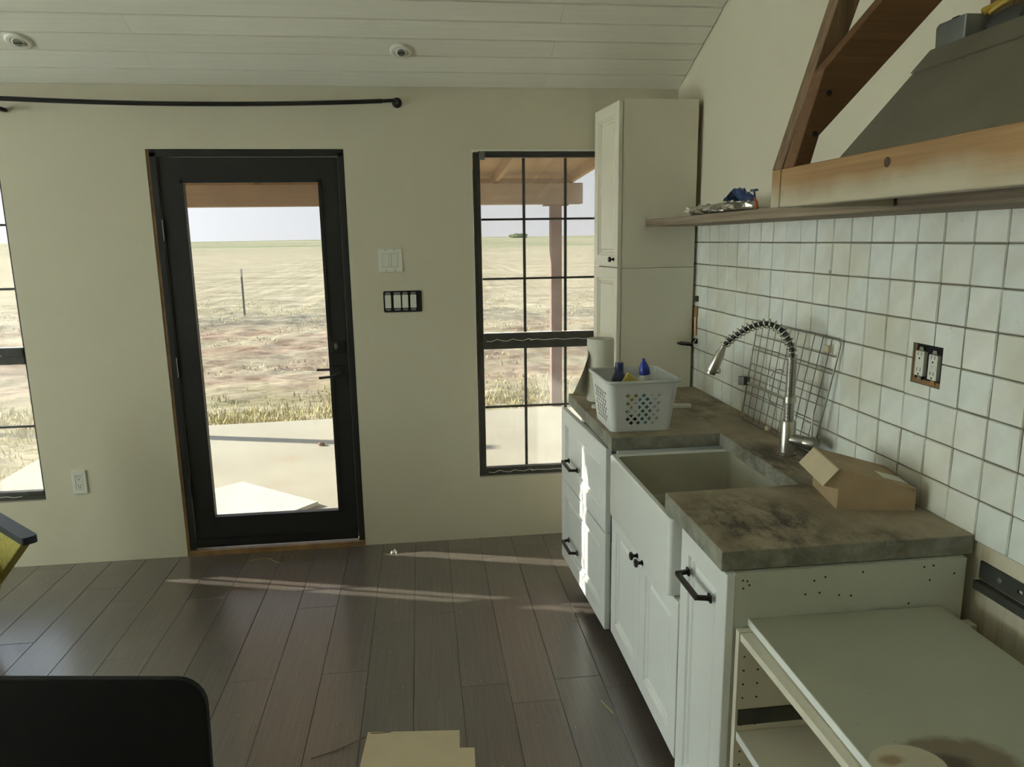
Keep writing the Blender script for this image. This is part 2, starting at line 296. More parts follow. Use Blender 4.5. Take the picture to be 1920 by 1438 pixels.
def ground_material():
    m, nt, b = principled('dry_field')
    ge = nt.nodes.new('ShaderNodeNewGeometry'); sp = nt.nodes.new('ShaderNodeSeparateXYZ'); nt.links.new(ge.outputs['Position'], sp.inputs[0])
    def nz(scale, det, rough, mp=(1, 1, 1)):
        mpn = nt.nodes.new('ShaderNodeMapping'); mpn.inputs['Scale'].default_value = mp; nt.links.new(ge.outputs['Position'], mpn.inputs[0])
        n = nt.nodes.new('ShaderNodeTexNoise'); n.inputs['Scale'].default_value = scale; n.inputs['Detail'].default_value = det; n.inputs['Roughness'].default_value = rough
        nt.links.new(mpn.outputs[0], n.inputs['Vector']); return n
    def band(y0, y1, y2, y3):
        a = nt.nodes.new('ShaderNodeMapRange'); a.inputs[1].default_value = y0; a.inputs[2].default_value = y1; nt.links.new(sp.outputs['Y'], a.inputs[0])
        c = nt.nodes.new('ShaderNodeMapRange'); c.inputs[1].default_value = y2; c.inputs[2].default_value = y3; c.inputs[3].default_value = 1; c.inputs[4].default_value = 0; nt.links.new(sp.outputs['Y'], c.inputs[0])
        mu = nt.nodes.new('ShaderNodeMath'); mu.operation = 'MULTIPLY'; nt.links.new(a.outputs[0], mu.inputs[0]); nt.links.new(c.outputs[0], mu.inputs[1]); return mu.outputs[0]
    def mul(a, c):
        mu = nt.nodes.new('ShaderNodeMath'); mu.operation = 'MULTIPLY'; nt.links.new(a, mu.inputs[0]); nt.links.new(c, mu.inputs[1]); return mu.outputs[0]
    n1 = nz(1.2, 9, 0.72, (0.5, 1, 1)); base = ramp(nt, [(0.35, (0.32, 0.265, 0.165)), (0.5, (0.44, 0.375, 0.245)), (0.65, (0.54, 0.47, 0.33))]); nt.links.new(n1.outputs['Fac'], base.inputs[0])
    n2 = nz(2.6, 8, 0.7); dirt = ramp(nt, [(0.36, (0.20, 0.125, 0.078)), (0.5, (0.345, 0.245, 0.165)), (0.66, (0.47, 0.37, 0.265))]); nt.links.new(n2.outputs['Fac'], dirt.inputs[0])
    n3 = nz(0.9, 6, 0.65); nr = ramp(nt, [(0.40, (0, 0, 0)), (0.58, (1, 1, 1))]); nt.links.new(n3.outputs['Fac'], nr.inputs[0])
    out = mixc(nt, mul(band(8.4, 9.6, 15.5, 18.5), nr.outputs[0]), base.outputs[0], dirt.outputs[0])
    n4 = nz(5, 7, 0.75, (0.4, 1, 1)); g4 = ramp(nt, [(0.44, (0, 0, 0)), (0.6, (0.9,) * 3)]); nt.links.new(n4.outputs['Fac'], g4.inputs[0])
    out = mixc(nt, mul(band(3.9, 4.1, 8.0, 9.6), g4.outputs[0]), out, (0.247, 0.229, 0.084))
    out = mixc(nt, mul(band(15.5, 16.8, 18.2, 19.6), g4.outputs[0]), out, (0.156, 0.149, 0.128))
    n5 = nz(0.02, 3, 0.5, (0.4, 1, 1)); g5 = ramp(nt, [(0.42, (0.12,) * 3), (0.60, (0.75,) * 3)]); nt.links.new(n5.outputs['Fac'], g5.inputs[0])
    out = mixc(nt, mul(band(95, 150, 900, 1200), g5.outputs[0]), out, (0.183, 0.229, 0.105))
    n6 = nz(13, 6, 0.75, (0.35, 1, 1)); g6 = ramp(nt, [(0.34, (0.55,) * 3), (0.52, (1.0,) * 3), (0.7, (1.18,) * 3)]); nt.links.new(n6.outputs['Fac'], g6.inputs[0])
    n7 = nz(0.5, 7, 0.7, (0.12, 1, 1)); g7 = ramp(nt, [(0.36, (0.78,) * 3), (0.55, (1.0,) * 3), (0.7, (1.08,) * 3)]); nt.links.new(n7.outputs['Fac'], g7.inputs[0])
    out = mixc(nt, 1.0, out, g6.outputs[0], 'MULTIPLY'); out = mixc(nt, 1.0, out, g7.outputs[0], 'MULTIPLY')
    nt.links.new(out, b.inputs['Base Color']); b.inputs['Roughness'].default_value = 0.95; b.inputs['Specular IOR Level'].default_value = 0.1
    bp = nt.nodes.new('ShaderNodeBump'); bp.inputs['Strength'].default_value = 0.6; bp.inputs['Distance'].default_value = 0.05
    nt.links.new(n2.outputs['Fac'], bp.inputs['Height']); nt.links.new(bp.outputs[0], b.inputs['Normal'])
ground_material()
simple('porch_concrete', (0.43, 0.40, 0.31), 0.8, var=0.10, scale=1.4, bmp=0.1, bscale=20, dirt=((0.38, 0.28, 0.17), 2.0, 0.55, 0.5))
per_object('grass_blade', [(0, (0.50, 0.46, 0.20)), (1, (0.60, 0.53, 0.30))], 0.8, gscale=2.5, gamt=0.5, bmp=0)
simple('porch_sheet', (0.62, 0.60, 0.52), 0.7, var=0.08, scale=6)
simple('clod', (0.20, 0.13, 0.08), 0.9, var=0.3)
simple('shrub', (0.12, 0.16, 0.07), 0.9, var=0.4, scale=3)
simple('steel_post', (0.16, 0.17, 0.15), 0.6)
simple('siding', (0.55, 0.52, 0.44), 0.85)

def sheer_material():  # bluish translucent cloth of the added curtains, spreads and cools sunlight
    m = bpy.data.materials.new('sheer'); m.use_nodes = True; MATS['sheer'] = m; nt = m.node_tree; nt.nodes.clear()
    o = nt.nodes.new('ShaderNodeOutputMaterial'); tl = nt.nodes.new('ShaderNodeBsdfTranslucent'); df = nt.nodes.new('ShaderNodeBsdfDiffuse'); mx = nt.nodes.new('ShaderNodeMixShader')
    n = noise_tex(nt, 90, 3, 0.5); r = ramp(nt, [(0.3, (0.80, 0.90, 0.95)), (0.7, (0.86, 0.95, 1.0))]); nt.links.new(n.outputs['Fac'], r.inputs[0])
    nt.links.new(r.outputs[0], tl.inputs[0]); nt.links.new(r.outputs[0], df.inputs[0]); mx.inputs[0].default_value = 0.35
    nt.links.new(tl.outputs[0], mx.inputs[1]); nt.links.new(df.outputs[0], mx.inputs[2]); nt.links.new(mx.outputs[0], o.inputs[0])
sheer_material()

# ------------------------------------------------------------------ mesh helpers
class MB:
    def __init__(s): s.v = []; s.f = []
    def add(s, vs_, fs_):
        o = len(s.v); s.v += [tuple(p) for p in vs_]; s.f += [tuple(i + o for i in f) for f in fs_]; return s
    def box(s, x0, x1, y0, y1, z0, z1):
        return s.add([(x0, y0, z0), (x1, y0, z0), (x1, y1, z0), (x0, y1, z0), (x0, y0, z1), (x1, y0, z1), (x1, y1, z1), (x0, y1, z1)],
                     [(0, 3, 2, 1), (4, 5, 6, 7), (0, 1, 5, 4), (1, 2, 6, 5), (2, 3, 7, 6), (3, 0, 4, 7)])
    def hexa(s, bot, top):
        n = len(bot)
        return s.add(list(bot) + list(top), [tuple(range(n - 1, -1, -1)), tuple(range(n, 2 * n))] + [(i, (i + 1) % n, n + (i + 1) % n, n + i) for i in range(n)])
    def prism(s, poly, axis, a, b):
        """poly of 2-D points extruded along axis from a to b; axis x: (y,z), y: (x,z), z: (x,y)"""
        def P(p, h): return {'x': (h, p[0], p[1]), 'y': (p[0], h, p[1]), 'z': (p[0], p[1], h)}[axis]
        return s.hexa([P(p, a) for p in poly], [P(p, b) for p in poly])
    def plate(s, outer, holes, fn, t):
        """flat plate with holes; fn(u,v,d) maps to 3-D, thickness t along d"""
        loops = [outer] + holes
        flat = [p for l in loops for p in l]
        tris = tessellate_polygon([[Vector((p[0], p[1], 0)) for p in l] for l in loops])
        n = len(flat); vv = [fn(p[0], p[1], 0) for p in flat] + [fn(p[0], p[1], t) for p in flat]
        ff = [tuple(q) for q in tris] + [tuple(i + n for i in reversed(q)) for q in tris]
        k = 0
        for l in loops:
            m = len(l)
            for i in range(m):
                j = (i + 1) % m; ff.append((k + i, k + j, n + k + j, n + k + i))
            k += m
        return s.add(vv, ff)
    def tube(s, pts, r, n=8, caps=True, radii=None):
        pts = [Vector(p) for p in pts]; rings = []; up = None
        for i, p in enumerate(pts):
            a = pts[max(0, i - 1)]; b = pts[min(len(pts) - 1, i + 1)]; d = (b - a).normalized()
            if up is None:
                up = Vector((0, 0, 1)) if abs(d.z) < 0.9 else Vector((1, 0, 0))
            sx = d.cross(up)
            if sx.length < 1e-5: sx = d.cross(Vector((0, 1, 0)))
            sx.normalize(); uy = sx.cross(d).normalized(); up = uy
            rr = radii[i] if radii else r
            rings.append([p + (sx * math.cos(2 * PI * k / n) + uy * math.sin(2 * PI * k / n)) * rr for k in range(n)])
        o = len(s.v); s.v += [tuple(q) for g in rings for q in g]
        for i in range(len(rings) - 1):
            for k in range(n):
                s.f.append((o + i * n + k, o + i * n + (k + 1) % n, o + (i + 1) * n + (k + 1) % n, o + (i + 1) * n + k))
        if caps:
            s.f.append(tuple(o + k for k in range(n - 1, -1, -1))); s.f.append(tuple(o + (len(rings) - 1) * n + k for k in range(n)))
        return s
    def lathe(s, prof, c, axis=(0, 0, 1), n=24):
        """prof: list of (r, h) along axis from point c"""
        a = Vector(axis).normalized(); ref = Vector((0, 0, 1)) if abs(a.z) < 0.9 else Vector((1, 0, 0))
        u = a.cross(ref).normalized(); w = a.cross(u)
        o = len(s.v); c = Vector(c)
        for r, h in prof:
            for k in range(n):
                t = 2 * PI * k / n; s.v.append(tuple(c + a * h + (u * math.cos(t) + w * math.sin(t)) * max(r, 1e-5)))
        for i in range(len(prof) - 1):
            for k in range(n):
                s.f.append((o + i * n + k, o + i * n + (k + 1) % n, o + (i + 1) * n + (k + 1) % n, o + (i + 1) * n + k))
        s.f.append(tuple(o + k for k in range(n - 1, -1, -1))); s.f.append(tuple(o + (len(prof) - 1) * n + k for k in range(n)))
        return s
    def mesh(s, name, org=(0, 0, 0)):
        me = bpy.data.meshes.new(name); ox, oy, oz = org
        me.from_pydata([(p[0] - ox, p[1] - oy, p[2] - oz) for p in s.v], [], s.f)
        bm = bmesh.new(); bm.from_mesh(me); bmesh.ops.recalc_face_normals(bm, faces=bm.faces); bm.to_mesh(me); bm.free()
        return me
    def build(s, name, mat, parent=None, smooth=False, bevel=0, org=None, solid=0, label=None):
        if org is None and parent is not None: org = tuple(parent.matrix_world.translation)
        elif org is None:
            xs, ys, zs = zip(*s.v); org = ((min(xs) + max(xs)) / 2, (min(ys) + max(ys)) / 2, min(zs))
        loc = (0, 0, 0) if parent is not None else org
        me = s.mesh(name, org); me.materials.append(MATS[mat])
        ob = bpy.data.objects.new(name, me); COL.objects.link(ob)
        if parent is not None: ob.parent = parent
        else: ob.location = loc
        if smooth: 
            for p in me.polygons: p.use_smooth = True
            if smooth == 'auto':
                for p in me.polygons: p.use_smooth = True
                md = ob.modifiers.new('edge', 'EDGE_SPLIT'); md.split_angle = math.radians(35)
        if solid: md = ob.modifiers.new('solid', 'SOLIDIFY'); md.thickness = solid; md.offset = 0
        if bevel: md = ob.modifiers.new('bevel', 'BEVEL'); md.width = bevel; md.segments = 2; md.limit_method = 'ANGLE'; md.angle_limit = math.radians(40)
        if label: ob['label'] = label
        return ob
def thing(name, label, cat, loc, group=None, rotz=0):
    o = bpy.data.objects.new(name, None); COL.objects.link(o); o.empty_display_size = 0.05
    o.location = loc; o.rotation_euler = (0, 0, rotz); o['label'] = label; o['category'] = cat
    if group: o['group'] = group
    o.matrix_world = Matrix.Translation(Vector(loc)) @ Matrix.Rotation(rotz, 4, 'Z')
    return o
def tag(o, label, cat, group=None, kind=None):
    o['label'] = label
    if cat: o['category'] = cat
    if group: o['group'] = group
    if kind: o['kind'] = kind
    return o
def struct(name, label, loc=(0, 0, 0)):
    o = bpy.data.objects.new(name, None); COL.objects.link(o); o.location = loc; o['kind'] = 'structure'; o['label'] = label
    o.matrix_world = Matrix.Translation(Vector(loc)); return o
def sobj(o, label): o['kind'] = 'structure'; o['label'] = label; return o
def rect(u0, u1, v0, v1): return [(u0, v0), (u1, v0), (u1, v1), (u0, v1)]
def rrect(u0, u1, v0, v1, r, n=5):
    pts = []
    for cx_, cy_, a0 in ((u1 - r, v0 + r, -90), (u1 - r, v1 - r, 0), (u0 + r, v1 - r, 90), (u0 + r, v0 + r, 180)):
        for i in range(n + 1):
            a = math.radians(a0 + 90 * i / n); pts.append((cx_ + r * math.cos(a), cy_ + r * math.sin(a)))
    return pts

# ------------------------------------------------------------------ room shell
XL, XR, YB, YF, YO = -6.0, 1.325, -3.6, 3.77, 3.90      # left, right, back, far inner, far outer
SL = 0.4167; ZF = 2.33; YR = 0.1                         # ceiling pitch 5:12, height at the far wall, ridge
def ceil_z(y): return ZF + (YF - y) * SL if y >= YR else ZF + (YF - YR) * SL - (YR - y) * SL
DOOR = (-1.265, -0.35, 0.0, 2.045); WIN1 = (0.275, 0.985, 0.345, 2.036); WIN2 = (-2.625, -1.915, 0.345, 2.036)
sobj(MB().plate(rect(XL, XR + 0.15, -0.2, 2.45), [rect(DOOR[0], DOOR[1], -0.0, DOOR[3]), rect(*WIN1), rect(*WIN2)], lambda u, v, d: (u, YF + d, v), YO - YF).build('wall_far', 'wall_paint', org=(0, YF, 0)),
     'far cream plaster wall holding the glazed door and both windows')
gable = [(YB - 0.15, -0.2), (YF + 0.01, -0.2), (YF + 0.01, ceil_z(YF) + 0.05), (YR, ceil_z(YR) + 0.05), (YB - 0.15, ceil_z(YB - 0.15) + 0.05)]
wall_r = sobj(MB().prism(gable, 'x', XR, XR + 0.15).build('wall_right', 'wall_paint_stained', org=(XR, 0, 0)), 'right gable wall, cream paint above the tiled backsplash')
# left wall with unseen windows added to light the room; plain back wall
LW = [(0.20, 1.22), (1.32, 2.34), (2.44, 3.46)]
gl = [(YB - 0.15, -0.2), (YF + 0.01, -0.2), (YF + 0.01, ceil_z(YF) + 0.05), (YR, ceil_z(YR) + 0.05), (YB - 0.15, ceil_z(YB - 0.15) + 0.05)]
def lw_poly(a, b, g): return [(a + g, 0.06 + g), (b - g, 0.06 + g), (b - g, 2.22 - g), (a + g, 2.22 - g)]
sobj(MB().plate(gl, [lw_poly(a, b, 0) for a, b in LW], lambda u, v, d: (XL - d, u, v), 0.2).build('wall_left', 'wall_paint', org=(XL, 0, 0)), 'left gable wall with three added windows, out of view')
sobj(MB().box(XL - 0.2, XR + 0.15, YB - 0.2, YB, -0.2, ceil_z(YB) + 0.1).build('wall_back', 'wall_paint', org=(0, YB, 0)), 'plain back wall behind the camera')
n = 3
for (a, b) in LW:
    w = struct('window_%d' % n, 'added unseen window in the left wall, lets light in', (XL - 0.1, (a + b) / 2, 0.15)); n += 1
    MB().plate(lw_poly(a, b, 0), [lw_poly(a, b, 0.05)], lambda u, v, d: (XL - 0.12 + d, u, v), 0.05).build('frame', 'window_bronze', w)
    MB().plate(lw_poly(a, b, 0.05), [], lambda u, v, d: (XL - 0.1 + d, u, v), 0.004).build('pane', 'clean_glass', w)
for i, (a, b) in enumerate(LW):      # unseen sheer curtains added to spread sunlight into the room
    c_ = MB(); NC = 60
    for q in range(NC + 1):
        yy = a - 0.06 + (b - a + 0.12) * q / NC; xx = XL + 0.07 + 0.022 * math.sin(q * 0.9 + i) + 0.008 * math.sin(q * 2.3)
        c_.v += [(xx, yy, 0.03), (xx, yy, 2.30)]
    for q in range(NC): c_.f.append((2 * q, 2 * q + 2, 2 * q + 3, 2 * q + 1))
    o = c_.build('diffuser_curtain', 'sheer', smooth=True)
    tag(o, ('added sheer curtain diffusing light at the left-wall window nearest the camera', 'added sheer curtain diffusing light at the middle left-wall window', 'added sheer curtain diffusing light at the left-wall window in the far corner')[i], 'curtain', 'added light-diffusing curtains on the left wall')
# floor: base plus planks along Y
floor = sobj(MB().box(XL - 0.2, XR + 0.15, YB - 0.2, YO, -0.2, -0.006).build('floor', 'floor_base', org=(0, 0, 0)), 'dark brown plank floor, dusty and scuffed')
PW = 0.173; x0 = 0.264 + 0.0
plank_cache = {}
def floor_plank(xa, xb, ya, yb):
    key = (round(xb - xa, 4), round(yb - ya, 4))
    if key not in plank_cache:
        w, l = key; g = 0.0008; c = 0.0012
        bot = [(-w / 2 + g, -l / 2 + g, -0.006), (w / 2 - g, -l / 2 + g, -0.006), (w / 2 - g, l / 2 - g, -0.006), (-w / 2 + g, l / 2 - g, -0.006)]
        mid = [(p[0], p[1], -c) for p in bot]
        top = [(p[0] - math.copysign(c, p[0]), p[1] - math.copysign(c, p[1]), 0.0) for p in bot]
        me = MB().add(bot + mid + top, [(8, 9, 10, 11)] + [(i, (i + 1) % 4, 4 + (i + 1) % 4, 4 + i) for i in range(4)] + [(4 + i, 4 + (i + 1) % 4, 8 + (i + 1) % 4, 8 + i) for i in range(4)]).mesh('plank')
        me.materials.append(MATS['floor_plank']); plank_cache[key] = me
    o = bpy.data.objects.new('plank', plank_cache[key]); COL.objects.link(o); o.parent = floor; o.location = ((xa + xb) / 2, (ya + yb) / 2, 0)
seams = {-1: 3.107 - 1.2, }
butt = {0: 2.417, 1: 2.294, 2: 2.416, -1: 1.75, -2: 2.92, -3: 2.574, -4: 3.107, -5: 2.57, -6: 3.4, -7: 2.05, -8: 2.794, -9: 3.3}
k = math.floor((XL - x0) / PW)
while x0 + k * PW < XR:
    xa, xb = max(XL, x0 + k * PW), min(XR, x0 + (k + 1) * PW)
    j = butt.get(k + 1, 1.4 + (k * 0.47) % 1.2)
    cuts = sorted({YB, YF} | {j + m * 1.22 for m in range(-7, 4) if YB + 0.05 < j + m * 1.22 < YF - 0.05})
    for a, b in zip(cuts, cuts[1:]):
        if xb - xa > 0.01: floor_plank(xa, xb, a, b)
    k += 1
# ceiling: backing slabs plus planks along X
def cslab(ya, yb):
    za, zb = ceil_z(ya), ceil_z(yb)
    return [(ya, za + 0.016), (yb, zb + 0.016), (yb, zb + 0.2), (ya, za + 0.2)]
ceiling = struct('ceiling', 'white painted plank ceiling sloping up from the far wall', (0, 0, 0))
MB().prism(cslab(YF + 0.25, YR), 'x', XL - 0.3, XR + 0.3).build('deck', 'ceiling_back', ceiling)
MB().prism(cslab(YR, YB - 0.3), 'x', XL - 0.3, XR + 0.3).build('deck', 'ceiling_back', ceiling)
CP = 0.118; L2 = math.hypot(1, SL)
def ceil_plank(xa, xb, s0, s1, front, jz):
    """board between slope distances s0..s1 from the eave"""
    ey = YF if front else YB; sg = -1 if front else 1
    def P(x, s, d): return (x, ey + sg * s / L2 - sg * d * SL / L2 * -1 * 0, (ZF if front else ceil_z(YB)) + s * SL / L2 + d)
    g = 0.0042; c = 0.0015
    prof = [(s0 + g, 0.016), (s0 + g, c), (s0 + g + c, 0), (s1 - g - c, 0), (s1 - g, c), (s1 - g, 0.016)]
    MB().hexa([P(xa + 0.0006, s, d + jz) for s, d in prof], [P(xb - 0.0006, s, d + jz) for s, d in prof]).build('plank', 'ceiling_plank', ceiling)
row = 0; s = 0.0
while s < (YF - YR) * L2:
    j = 0.635 if row % 2 == 0 else -1.155
    for a, b in ((XL, j - 3.2), (max(XL, j - 3.2), j), (j, XR - 0.004)):
        if b - a > 0.02: ceil_plank(a, b, s, min(s + CP, (YF - YR) * L2), True, random.uniform(-0.0006, 0.0006))
    s += CP; row += 1
s = 0.0
while s < (YR - YB) * L2:
    ceil_plank(XL, XR - 0.004, s, min(s + 2 * CP, (YR - YB) * L2), False, 0); s += 2 * CP

# backsplash: mortar bed and tiles, children of the right wall
TP, TZ0, TY0 = 0.1018, 0.8644, 1.529
TPY = 0.1022
MB().plate(rect(0.95, 3.745, TZ0, 1.70), [rect(1.698, 1.814, 1.206, 1.314)], lambda u, v, d: (XR - d, u, v), 0.005).build('mortar', 'grout', wall_r, org=(XR, 0, 0))
tile_meshes = []
for q in range(5):
    h = TP / 2 - 0.0019; hy = TPY / 2 - 0.0019; c = 0.0022; z = 0.0095
    rnd = lambda: random.uniform(-0.0012, 0.0012)
    bot = [(0, -hy, -h), (0, hy, -h), (0, hy, h), (0, -hy, h)]
    mid = [(-z + 0.003, p[1] + rnd() * 0.5, p[2] + rnd() * 0.5) for p in bot]
    top = [(-z + rnd() * 0.6, p[1] - math.copysign(c, p[1]) + rnd() * 0.6, p[2] - math.copysign(c, p[2]) + rnd() * 0.6) for p in bot]
    cen = [(-z - 0.0004 + rnd() * 0.5, 0, 0)]
    fs = [(i, (i + 1) % 4, 4 + (i + 1) % 4, 4 + i) for i in range(4)] + [(4 + i, 4 + (i + 1) % 4, 8 + (i + 1) % 4, 8 + i) for i in range(4)] + [(8 + i, 8 + (i + 1) % 4, 12) for i in range(4)]
    me = MB().add(bot + mid + top + cen, fs).mesh('tile'); me.materials.append(MATS['zellige_tile']); tile_meshes.append(me)
hy0, hy1, hz0, hz1 = 1.698, 1.814, 1.206, 1.314
for i in range(-6, 22):
    for j in range(8):
        ya, za = TY0 + i * TPY, TZ0 + j * TP; yb, zb = ya + TPY, za + TP
        if yb > 3.75: continue
        if yb > hy0 and ya < hy1 and zb > hz0 and za < hz1:      # cut round the outlet box
            g = 0.0019; a0, a1, b0, b1 = ya + g, yb - g, za + g, zb - g
            left, low = ya < hy0, za < hz0
            cy_, cz_ = (hy0 if left else hy1), (hz0 if low else hz1)
            if left and low: poly = [(a0, b0), (a1, b0), (a1, cz_), (cy_, cz_), (cy_, b1), (a0, b1)]
            elif left: poly = [(a0, b0), (cy_, b0), (cy_, cz_), (a1, cz_), (a1, b1), (a0, b1)]
            elif low: poly = [(a0, b0), (a1, b0), (a1, b1), (cy_, b1), (cy_, cz_), (a0, cz_)]
            else: poly = [(a0, cz_), (cy_, cz_), (cy_, b0), (a1, b0), (a1, b1), (a0, b1)]
            MB().plate(poly, [], lambda u, v, d: (XR - d, u, v), 0.0095).build('tile', 'zellige_tile', wall_r, org=(XR, 0, 0))
            continue
        o = bpy.data.objects.new('tile', tile_meshes[(i * 3 + j * 7 + random.randrange(5)) % 5]); COL.objects.link(o); o.parent = wall_r
        o.location = (0, (ya + yb) / 2, (za + zb) / 2)
        o.rotation_euler = (random.choice((0, PI)) + random.uniform(-.004, .004), random.uniform(-.012, .012), random.uniform(-.014, .014))

# ------------------------------------------------------------------ door
d1 = struct('door_1', 'black framed full-glass exterior door in the far wall', (-0.81, YF, 0))
x0d, x1d, zt = DOOR[0], DOOR[1], DOOR[3]
fy0, fy1 = YF + 0.004, YF + 0.165
MB().box(x0d + 0.014, x0d + 0.044, fy0, fy1, 0.028, zt - 0.014).build('jamb', 'door_black', d1, bevel=0.002)
MB().box(x1d - 0.032, x1d - 0.002, fy0, fy1, 0.028, zt - 0.014).build('jamb', 'door_black', d1, bevel=0.002)
MB().box(x0d + 0.014, x1d - 0.002, fy0, fy1, zt - 0.034, zt - 0.004).build('head_jamb', 'door_black', d1, bevel=0.002)
MB().box(x0d + 0.001, x0d + 0.013, YF + 0.004, YF + 0.12, 0.02, zt - 0.002).build('shim', 'raw_trim', d1, label='raw wood shim strip')
MB().box(x0d + 0.002, x1d - 0.002, YF - 0.010, YF + 0.15, -0.003, 0.027).build('sill', 'raw_trim', d1, bevel=0.003, label='brown wooden sill')
ly0, ly1 = YF + 0.014, YF + 0.056
gx0, gx1, gz0, gz1 = -1.114, -0.480, 0.200, 1.892
leaf = MB().plate(rect(x0d + 0.047, x1d - 0.035, 0.040, zt - 0.037), [rect(gx0, gx1, gz0, gz1)], lambda u, v, d: (u, ly0 + d, v), ly1 - ly0).build('leaf', 'door_black', d1, bevel=0.002)
b = MB()
for (u0, u1, v0, v1) in ((gx0 - 0.012, gx0 + 0.002, gz0 - 0.012, gz1 + 0.012), (gx1 - 0.002, gx1 + 0.012, gz0 - 0.012, gz1 + 0.012), (gx0 - 0.012, gx1 + 0.012, gz0 - 0.012, gz0 + 0.002), (gx0 - 0.012, gx1 + 0.012, gz1 - 0.002, gz1 + 0.012)):
    b.box(u0, u1, ly0 - 0.004, ly0, v0, v1)
b.build('glazing_bead', 'door_black', leaf, org=tuple(d1.location))
MB().box(gx0 - 0.005, gx1 + 0.005, YF + 0.032, YF + 0.036, gz0 - 0.005, gz1 + 0.005).build('pane', 'door_glass', d1)
MB().box(x0d + 0.047, x1d - 0.035, ly0 - 0.014, ly0, 0.041, 0.085).build('sweep', 'black_metal', d1, bevel=0.002)
lk = MB().box(-0.468, -0.405, ly0 - 0.008, ly0, 1.045, 1.108).build('deadbolt', 'black_metal', d1, bevel=0.002)
MB().tube([(-0.440, ly0 - 0.008, 1.083), (-0.440, ly0 - 0.024, 1.083)], 0.010, 12).box(-0.446, -0.434, ly0 - 0.034, ly0 - 0.022, 1.068, 1.100).build('thumb_turn', 'chrome', lk, org=tuple(d1.location))
hd = MB().box(-0.466, -0.400, ly0 - 0.008, ly0, 0.912, 0.975).build('lever_plate', 'black_metal', d1, bevel=0.002)
MB().tube([(-0.432, ly0 - 0.006, 0.945), (-0.432, ly0 - 0.045, 0.945), (-0.440, ly0 - 0.052, 0.945), (-0.462, ly0 - 0.054, 0.934), (-0.530, ly0 - 0.054, 0.928)], 0.0065, 10).build('lever', 'black_metal', hd, smooth='auto', org=tuple(d1.location))
MB().tube([(-0.44, ly1, 0.945), (-0.44, ly1 + 0.05, 0.945), (-0.56, ly1 + 0.055, 0.945)], 0.007, 8).build('outer_lever', 'black_metal', d1, smooth='auto')
for z in (0.32, 0.95, 1.62): MB().tube([(x0d + 0.046, ly0 - 0.006, z), (x0d + 0.046, ly0 - 0.006, z + 0.10)], 0.006, 8).build('hinge', 'black_metal', d1)

